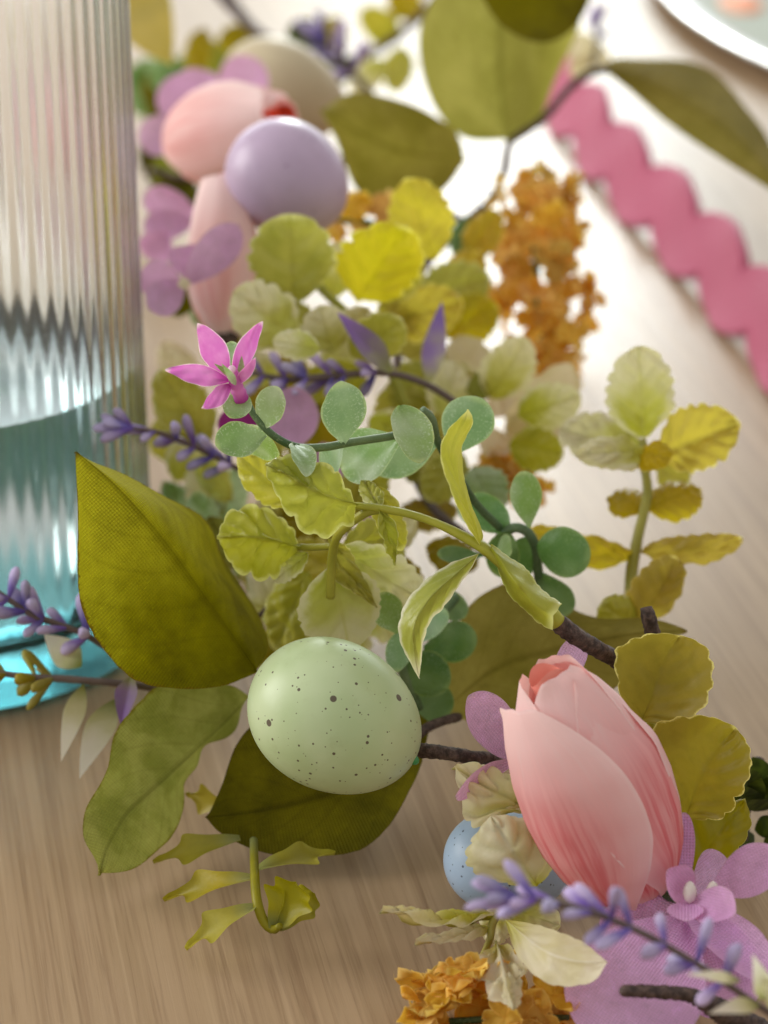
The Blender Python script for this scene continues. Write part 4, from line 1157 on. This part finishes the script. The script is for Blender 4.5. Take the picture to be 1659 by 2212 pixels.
def lavender(label, stem, whorls, rad=6.0, size=1.0, mesh=None, seed=3, open_=58, cnt=(2, 4), tip_cluster=True):
    P3 = [P(*p) for p in stem]
    root = thing('lavender_sprig', label, 'lavender', P3[-1], 'lavender sprigs')
    tube('stem', root, M['lav_stem'], stem, [rad * 0.6] + [rad] * (len(stem) - 1), n=50, knob=0.05)
    rng = random.Random(seed)
    C = catmull(P3, 200)
    base = root_loc(root)
    for w in whorls:
        i = min(198, max(1, int(w * 199)))
        c = C[i]
        t = unit(C[max(0, i - 2)] - C[min(199, i + 2)])        # towards the tip (stem is listed tip first)
        f = frame(t)
        k = rng.randint(*cnt) if w > 0.02 else 5
        a0 = rng.random() * 6.28
        for q in range(k):
            a = a0 + 6.28 * q / k + rng.uniform(-.35, .35)
            op = math.radians(rng.uniform(open_ - 20, open_ + 12)) if w > 0.02 else math.radians(rng.uniform(5, 40))
            d = f[:, 2] * math.cos(op) + (f[:, 0] * math.cos(a) + f[:, 1] * math.sin(a)) * math.sin(op)
            o = bpy.data.objects.new('bud', mesh or BUD)
            COL.objects.link(o)
            o.parent = root
            o.location = tuple(c - base)
            o.rotation_mode = 'QUATERNION'
            o.rotation_quaternion = Vector(d).to_track_quat('Z', 'Y')
            s_ = size * rng.uniform(0.8, 1.3)
            wd_ = size * rng.uniform(0.6, 0.9)
            o.scale = (wd_, wd_, s_)
    return root


lavender('blurred lavender sprig pointing at the glass behind the orchid flower', [(285, 925, 0.600), (345, 935, 0.602), (420, 965, 0.604), (500, 1005, 0.607), (600, 1060, 0.62)], [0, .13, .25, .36, .47, .58], 6, 1.0, seed=5)
lv1 = lavender('lavender sprig passing behind the frosted eucalyptus leaves', [(545, 805, 0.612), (620, 820, 0.612), (720, 812, 0.612), (830, 805, 0.614), (920, 830, 0.618), (1000, 880, 0.622)], [0.01, .06, .16, .25, .36, .42, .55], 8, 1.0, seed=8)
pleaf('bract', lv1, M['lav_leaf'], (845, 805, 0.611), (728, 674, 0.606), 30, 'lance', roll=25, fold=0.4)
lv3 = lavender('violet lavender tip in front of the teal base of the glass', [(-25, 1262, 0.572), (55, 1320, 0.573), (115, 1345, 0.574), (185, 1372, 0.575), (260, 1420, 0.58)], [0.02, .16, .3, .42, .58, .72], 7, 1.05, seed=12)
lv4 = lavender('bare brown lavender stem with green buds crossing the glass base', [(-40, 1448, 0.570), (60, 1462, 0.570), (160, 1468, 0.571), (290, 1480, 0.573), (400, 1500, 0.58)], [0.12, .26, .34], 8, 1.0, mesh=BUD_G, seed=21, cnt=(3, 4))
pleaf('bract', lv4, M['lav_leaf'], (283, 1462, 0.571), (262, 1570, 0.566), 25, 'lance', roll=15, fold=0.4, bend=0.05)
pleaf('bract', lv4, M['bract_pale'], (250, 1510, 0.571), (172, 1682, 0.563), 34, 'lance', roll=20, bend=0.08)
pleaf('bract', lv4, M['bract_pale'], (180, 1478, 0.571), (132, 1645, 0.562), 24, 'lance', roll=10, bend=0.06)
pleaf('bract', lv4, M['bract_pale'], (175, 1440, 0.576), (95, 1370, 0.575), 34, 'lance', roll=0, bend=0.06)
lv5 = lavender('blurred violet lavender sprig in the very foreground below the tulip', [(1112, 1938, 0.442), (1180, 1948, 0.442), (1250, 1962, 0.443), (1330, 1990, 0.444), (1420, 2032, 0.446), (1530, 2098, 0.448), (1620, 2160, 0.450), (1720, 2225, 0.454)],
               [0.02, .07, .13, .24, .30, .37, .49, .60, .70], 8, 1.0, seed=31)
for b, t, w in [((1600, 2120, 0.446), (1480, 2105, 0.442), 14), ((1650, 2160, 0.448), (1625, 2060, 0.442), 22), ((1640, 2170, 0.448), (1530, 2190, 0.442), 20), ((1690, 2190, 0.448), (1640, 2090, 0.445), 26)]:
    pleaf('bract', lv5, M['bract_pale'], b, t, w, 'lance', roll=20, bend=0.1)

# ------------------------------------------------------------------ fabric flowers
GF = 'mauve fabric flowers'


def flower(label, c, petals, mat, centre=None, shape='petal', name='fabric_flower', cat='flower', **kw):
    root = thing(name, label, cat, P(*c), GF if name == 'fabric_flower' else None)
    for p in petals:
        b, t, w, roll = p[:4]
        ex = p[4] if len(p) > 4 else {}
        m = ex.pop('mat', mat)
        pleaf('petal', root, M[m], b, t, w, shape, roll=roll, **{**dict(cup=0.25, noise=0.006, nu=15, nv=28), **kw, **ex})
    return root


flower('mauve cloth flower peeking out behind the large pink tulip', (1130, 1600, 0.535),
       [((1110, 1640, 0.535), (1015, 1505, 0.525), 52, 20), ((1115, 1630, 0.533), (985, 1722, 0.515), 34, -50, dict(shape_='x', bend=-0.06)), ((1215, 1500, 0.54), (1262, 1372, 0.535), 34, -20), ((1240, 1600, 0.54), (1330, 1520, 0.545), 40, 0)] if False else
       [((1125, 1640, 0.535), (1010, 1506, 0.525), 54, 20), ((1120, 1640, 0.530), (984, 1720, 0.515), 30, -45, dict(bend=-0.06)), ((1195, 1500, 0.54), (1264, 1374, 0.532), 34, -20)], 'mauve')
f4 = flower('mauve cloth flower with two pearly white stamens at the right edge', (1500, 1950, 0.50),
            [((1475, 1935, 0.510), (1478, 1755, 0.512), 24, 30, dict(twist=20)), ((1540, 1925, 0.506), (1690, 1850, 0.500), 56, -15), ((1495, 1950, 0.500), (1590, 1975, 0.488), 46, -20, dict(cup=0.5)),
             ((1500, 1930, 0.512), (1580, 1870, 0.520), 60, 0), ((1490, 1940, 0.505), (1440, 1880, 0.498), 40, 20, dict(cup=0.5)), ((1480, 1950, 0.50), (1480, 1990, 0.492), 40, 0)], 'mauve')
for x, y in ((1490, 1925), (1540, 1925)):
    V, F = lathe_geo([(0.0001, -0.003), (0.0013, -0.002), (0.0017, -0.0006), (0.0015, 0.0008), (0.0009, 0.0019), (0.0001, 0.0024)], 16)
    mesh_obj('stamen', V * 0.75 @ frame(UP).T + P(x, y, 0.499), F, M['pearl'], f4)
tube('stem', f4, M['euc_stem'], [(1500, 1950, 0.506), (1440, 1930, 0.512), (1400, 1910, 0.516)], [16, 14, 12], n=20)
f5 = flower('large orchid satin flower filling the bottom edge under the lavender', (1500, 2180, 0.50),
            [((1480, 1990, 0.508), (1290, 2260, 0.492), 150, 10, dict(cup=0.12, bend=0.05)), ((1450, 1930, 0.512), (1360, 2100, 0.505), 110, 0), ((1470, 1950, 0.51), (1660, 2120, 0.498), 60, -30, dict(cup=0.6)), ((1560, 2030, 0.508), (1655, 2120, 0.503), 50, 0, dict(mat='magenta')), ((1510, 1960, 0.509), (1580, 2200, 0.50), 100, 0)], 'satin')
flower('blurred mauve flower between the glass and the slim tulip', (400, 620, 0.64),
       [((405, 610, 0.64), (515, 485, 0.63), 44, 10), ((390, 610, 0.64), (300, 600, 0.635), 44, 0), ((395, 615, 0.638), (320, 668, 0.63), 40, 0), ((410, 605, 0.645), (400, 530, 0.65), 40, 0), ((395, 600, 0.632), (400, 625, 0.63), 14, 0, dict(mat='cream'))], 'mauve')
flower('blurred mauve flower around the orange-mouthed tulip', (420, 250, 0.78),
       [((450, 260, 0.78), (350, 180, 0.775), 56, 0), ((480, 230, 0.79), (560, 130, 0.785), 54, 0), ((400, 270, 0.77), (300, 310, 0.765), 44, 0), ((420, 230, 0.79), (440, 150, 0.79), 50, 0)], 'mauve')
flower('blurred mauve petals in shade between glass and lilac egg', (380, 470, 0.72),
       [((430, 470, 0.72), (310, 420, 0.72), 36, 0), ((420, 480, 0.715), (310, 490, 0.715), 34, 0), ((360, 500, 0.71), (320, 560, 0.71), 40, 0)], 'mauve')
flower('blurred magenta flower behind the curved eucalyptus stem', (620, 900, 0.61),
       [((560, 900, 0.61), (690, 900, 0.605), 64, 0), ((560, 905, 0.605), (470, 920, 0.6), 34, 0, dict(mat='magenta')), ((690, 960, 0.62), (800, 1120, 0.62), 60, 0), ((800, 1080, 0.61), (870, 1190, 0.61), 50, 0)], 'mauve')

pf = flower('small bright orchid-pink plastic flower at the eucalyptus tip', (500, 830, 0.522),
            [((492, 815, 0.522), (427, 698, 0.516), 31, 15, dict(cup=0.25)), ((503, 812, 0.523), (567, 694, 0.518), 23, -20, dict(cup=0.35)), ((495, 822, 0.520), (358, 799, 0.512), 24, 15, dict(cup=0.25)), ((500, 832, 0.519), (436, 882, 0.509), 21, -20, dict(cup=0.3)), ((510, 832, 0.519), (552, 772, 0.512), 14, 30, dict(cup=0.4))],
            'orchid', shape='point', name='orchid_flower', noise=0.012)
pf['group'] = 'small plastic flowers'
pleaf('sepal', pf, M['euc'], (510, 832, 0.517), (478, 785, 0.509), 9, 'lance', roll=20, fold=0.5)
pleaf('sepal', pf, M['euc'], (505, 815, 0.521), (462, 785, 0.517), 7, 'lance', roll=20)
pleaf('sepal', pf, M['euc'], (520, 815, 0.521), (522, 768, 0.519), 8, 'lance', roll=20)
tube('centre', pf, M['orchid'], [(522, 862, 0.522), (512, 838, 0.520), (505, 812, 0.517), (500, 795, 0.515)], [16, 15, 13, 8], n=20, knob=0.12)

fb = flower('tiny blurred pale pink blossom beside the long arching leaf', (1260, 130, 0.9), [((1265, 145, 0.9), (1245, 70, 0.9), 34, 0), ((1265, 145, 0.9), (1310, 105, 0.9), 28, 0), ((1270, 150, 0.9), (1230, 140, 0.9), 24, 0)], 'cream')
lavender('dark blurred lavender tip above the long arching leaf', [(1290, 55, 0.9), (1290, 90, 0.9), (1280, 140, 0.9)], [0.02, .3], 7, 1.1, seed=44)
lavender('dark blurred lavender head among the leaves at the top', [(700, 95, 0.86), (735, 130, 0.86), (790, 190, 0.86), (850, 260, 0.86)], [0.02, .12, .25, .4], 8, 1.3, seed=47)

# ------------------------------------------------------------------ orange flower clusters


def floret_mesh(seed):
    rng = random.Random(seed)
    V, F, UVs = [], [], []
    for q in range(4):
        a = 1.5708 * q + rng.uniform(-.25, .25)
        d = np.array([math.cos(a), math.sin(a), 0])
        sx = np.array([-math.sin(a), math.cos(a), 0])
        nv, nu = 9, 9
        o = len(V)
        L, W = rng.uniform(0.85, 1.15), rng.uniform(0.42, 0.62)
        lift = rng.uniform(0.15, 0.9)
        p0 = rng.random() * 6
        for i in range(nv):
            t = i / (nv - 1)
            wd = W * float(profile('petal', np.array(min(t, 0.985))))
            for j in range(nu):
                u = -1 + 2 * j / (nu - 1)
                z = lift * t - 0.35 * t * t + 0.12 * math.sin(5 * u + p0) * t + 0.10 * math.sin(9 * t + 3 * u + p0) * t + 0.22 * u * u * t
                V.append(d * L * t + sx * wd * u + np.array([0, 0, z]))
                UVs.append((u * .5 + .5, t))
        for f in grid_faces(nv, nu):
            F.append(tuple(o + k for k in f))
    me = bpy.data.meshes.new('floret')
    me.from_pydata([tuple(v * 0.0052) for v in V], [], F)
    me.polygons.foreach_set('use_smooth', [True] * len(me.polygons))
    vi = np.empty(len(me.loops), dtype=np.int32)
    me.loops.foreach_get('vertex_index', vi)
    l = me.uv_layers.new(name='UVMap')
    l.data.foreach_set('uv', np.array(UVs, np.float32)[vi].ravel())
    me.materials.append(M['orange'])
    return me


FLOR = [floret_mesh(i) for i in range(5)]


def orange(label, axis_pts, radius, count, size, seed):
    P3 = [P(*p) for p in axis_pts]
    root = thing('orange_flower_spike', label, 'flower', P3[-1], 'orange flower spikes')
    tube('stem', root, M['euc_stem'], axis_pts, 8, n=30)
    C = catmull(P3, 100)
    rng = random.Random(seed)
    base = root_loc(root)
    for k in range(count):
        t = (k + rng.random()) / count
        c = C[int(t * 99)]
        rr = radius * (0.55 + 0.6 * math.sin(math.pi * min(1, 0.12 + 0.8 * t)))
        a = rng.random() * 6.283
        ax = unit(C[-1] - C[0])
        f = frame(ax)
        out = f[:, 0] * math.cos(a) + f[:, 1] * math.sin(a)
        o = bpy.data.objects.new('floret', FLOR[k % 5])
        COL.objects.link(o)
        o.parent = root
        p = c + out * rr * rng.uniform(0.3, 1.15)
        p[2] = max(p[2], 0.004)
        o.location = tuple(p - base)
        o.rotation_mode = 'QUATERNION'
        d = unit(out + ax * rng.uniform(-.5, .3) + np.array([rng.uniform(-.3, .3) for _ in range(3)]))
        o.rotation_quaternion = Vector(d).to_track_quat('Z', 'Y') @ Quaternion((0, 0, 1), rng.random() * 6.28)
        s_ = size * rng.uniform(0.8, 1.2)
        o.scale = (s_, s_, s_)
    return root


orange('tall blurred orange flower spike beside the pink ribbon', [(1150, 390, 0.73), (1155, 520, 0.72), (1165, 680, 0.71), (1180, 860, 0.70)], 0.0105, 84, 0.92, 2)
orange('small blurred orange blooms below the cream petals', [(1090, 1000, 0.665), (1130, 1020, 0.66), (1180, 1000, 0.655)], 0.006, 10, 0.95, 6)
orange('orange crinkled flowers at the bottom edge under the cream leaves', [(905, 2212, 0.504), (1000, 2205, 0.503), (1100, 2200, 0.503), (1230, 2200, 0.503)], 0.0085, 38, 1.0, 9)
orange('blurred orange petals under the lilac egg', [(720, 470, 0.70), (790, 480, 0.70), (850, 500, 0.70)], 0.006, 8, 1.0, 14)

# ------------------------------------------------------------------ twigs and moss at the right edge
tw = thing('garland_branch', 'dark rough brown branch end over the orchid satin petal', 'branch', P(1600, 2215, 0.49), 'bare garland branches')
tube('bark', tw, M['bark'], [(1338, 2138, 0.484), (1350, 2140, 0.484), (1420, 2143, 0.485), (1490, 2150, 0.487), (1550, 2180, 0.49), (1640, 2235, 0.495)], [6, 13, 15, 16, 24, 34], n=80, knob=0.13, seg=16)
tw2 = thing('garland_branch', 'dark mossy branch at the right edge behind the golden leaves', 'branch', P(1650, 1780, 0.56), 'bare garland branches')
tube('bark', tw2, M['bark'], [(1640, 1640, 0.565), (1610, 1740, 0.56), (1600, 1830, 0.555), (1570, 1920, 0.55), (1560, 1990, 0.54)], 13, n=50, knob=0.12)
for k in range(16):
    x, y = RNG.uniform(1610, 1700), RNG.uniform(1680, 1860)
    a = RNG.uniform(0, 6.28)
    pleaf('moss_leaf', tw2, M['moss'], (x, y, 0.56), (x + 60 * math.cos(a), y + 60 * math.sin(a), 0.55 + RNG.uniform(-.01, .01)), 24, 'fab', roll=RNG.uniform(-50, 50))
tw3 = thing('garland_branch', 'thin brown main branch running through the middle of the garland', 'branch', P(1000, 1160, 0.63), 'bare garland branches')
tube('bark', tw3, M['bark'], [(1345, 1432, 0.545), (1200, 1330, 0.585), (1060, 1200, 0.615), (930, 1090, 0.64), (880, 960, 0.66), (860, 760, 0.68), (900, 600, 0.70), (1003, 480, 0.75)], 11, n=90, knob=0.12)
tube('side_twig', tw3, M['bark'], [(1003, 480, 0.75), (760, 360, 0.80), (600, 280, 0.84), (420, 380, 0.80), (330, 370, 0.78)], 9, n=60, knob=0.12)
tube('side_twig', tw3, M['bark'], [(560, 1330, 0.60), (600, 1290, 0.605), (660, 1240, 0.61)], 6, n=20, knob=0.1)
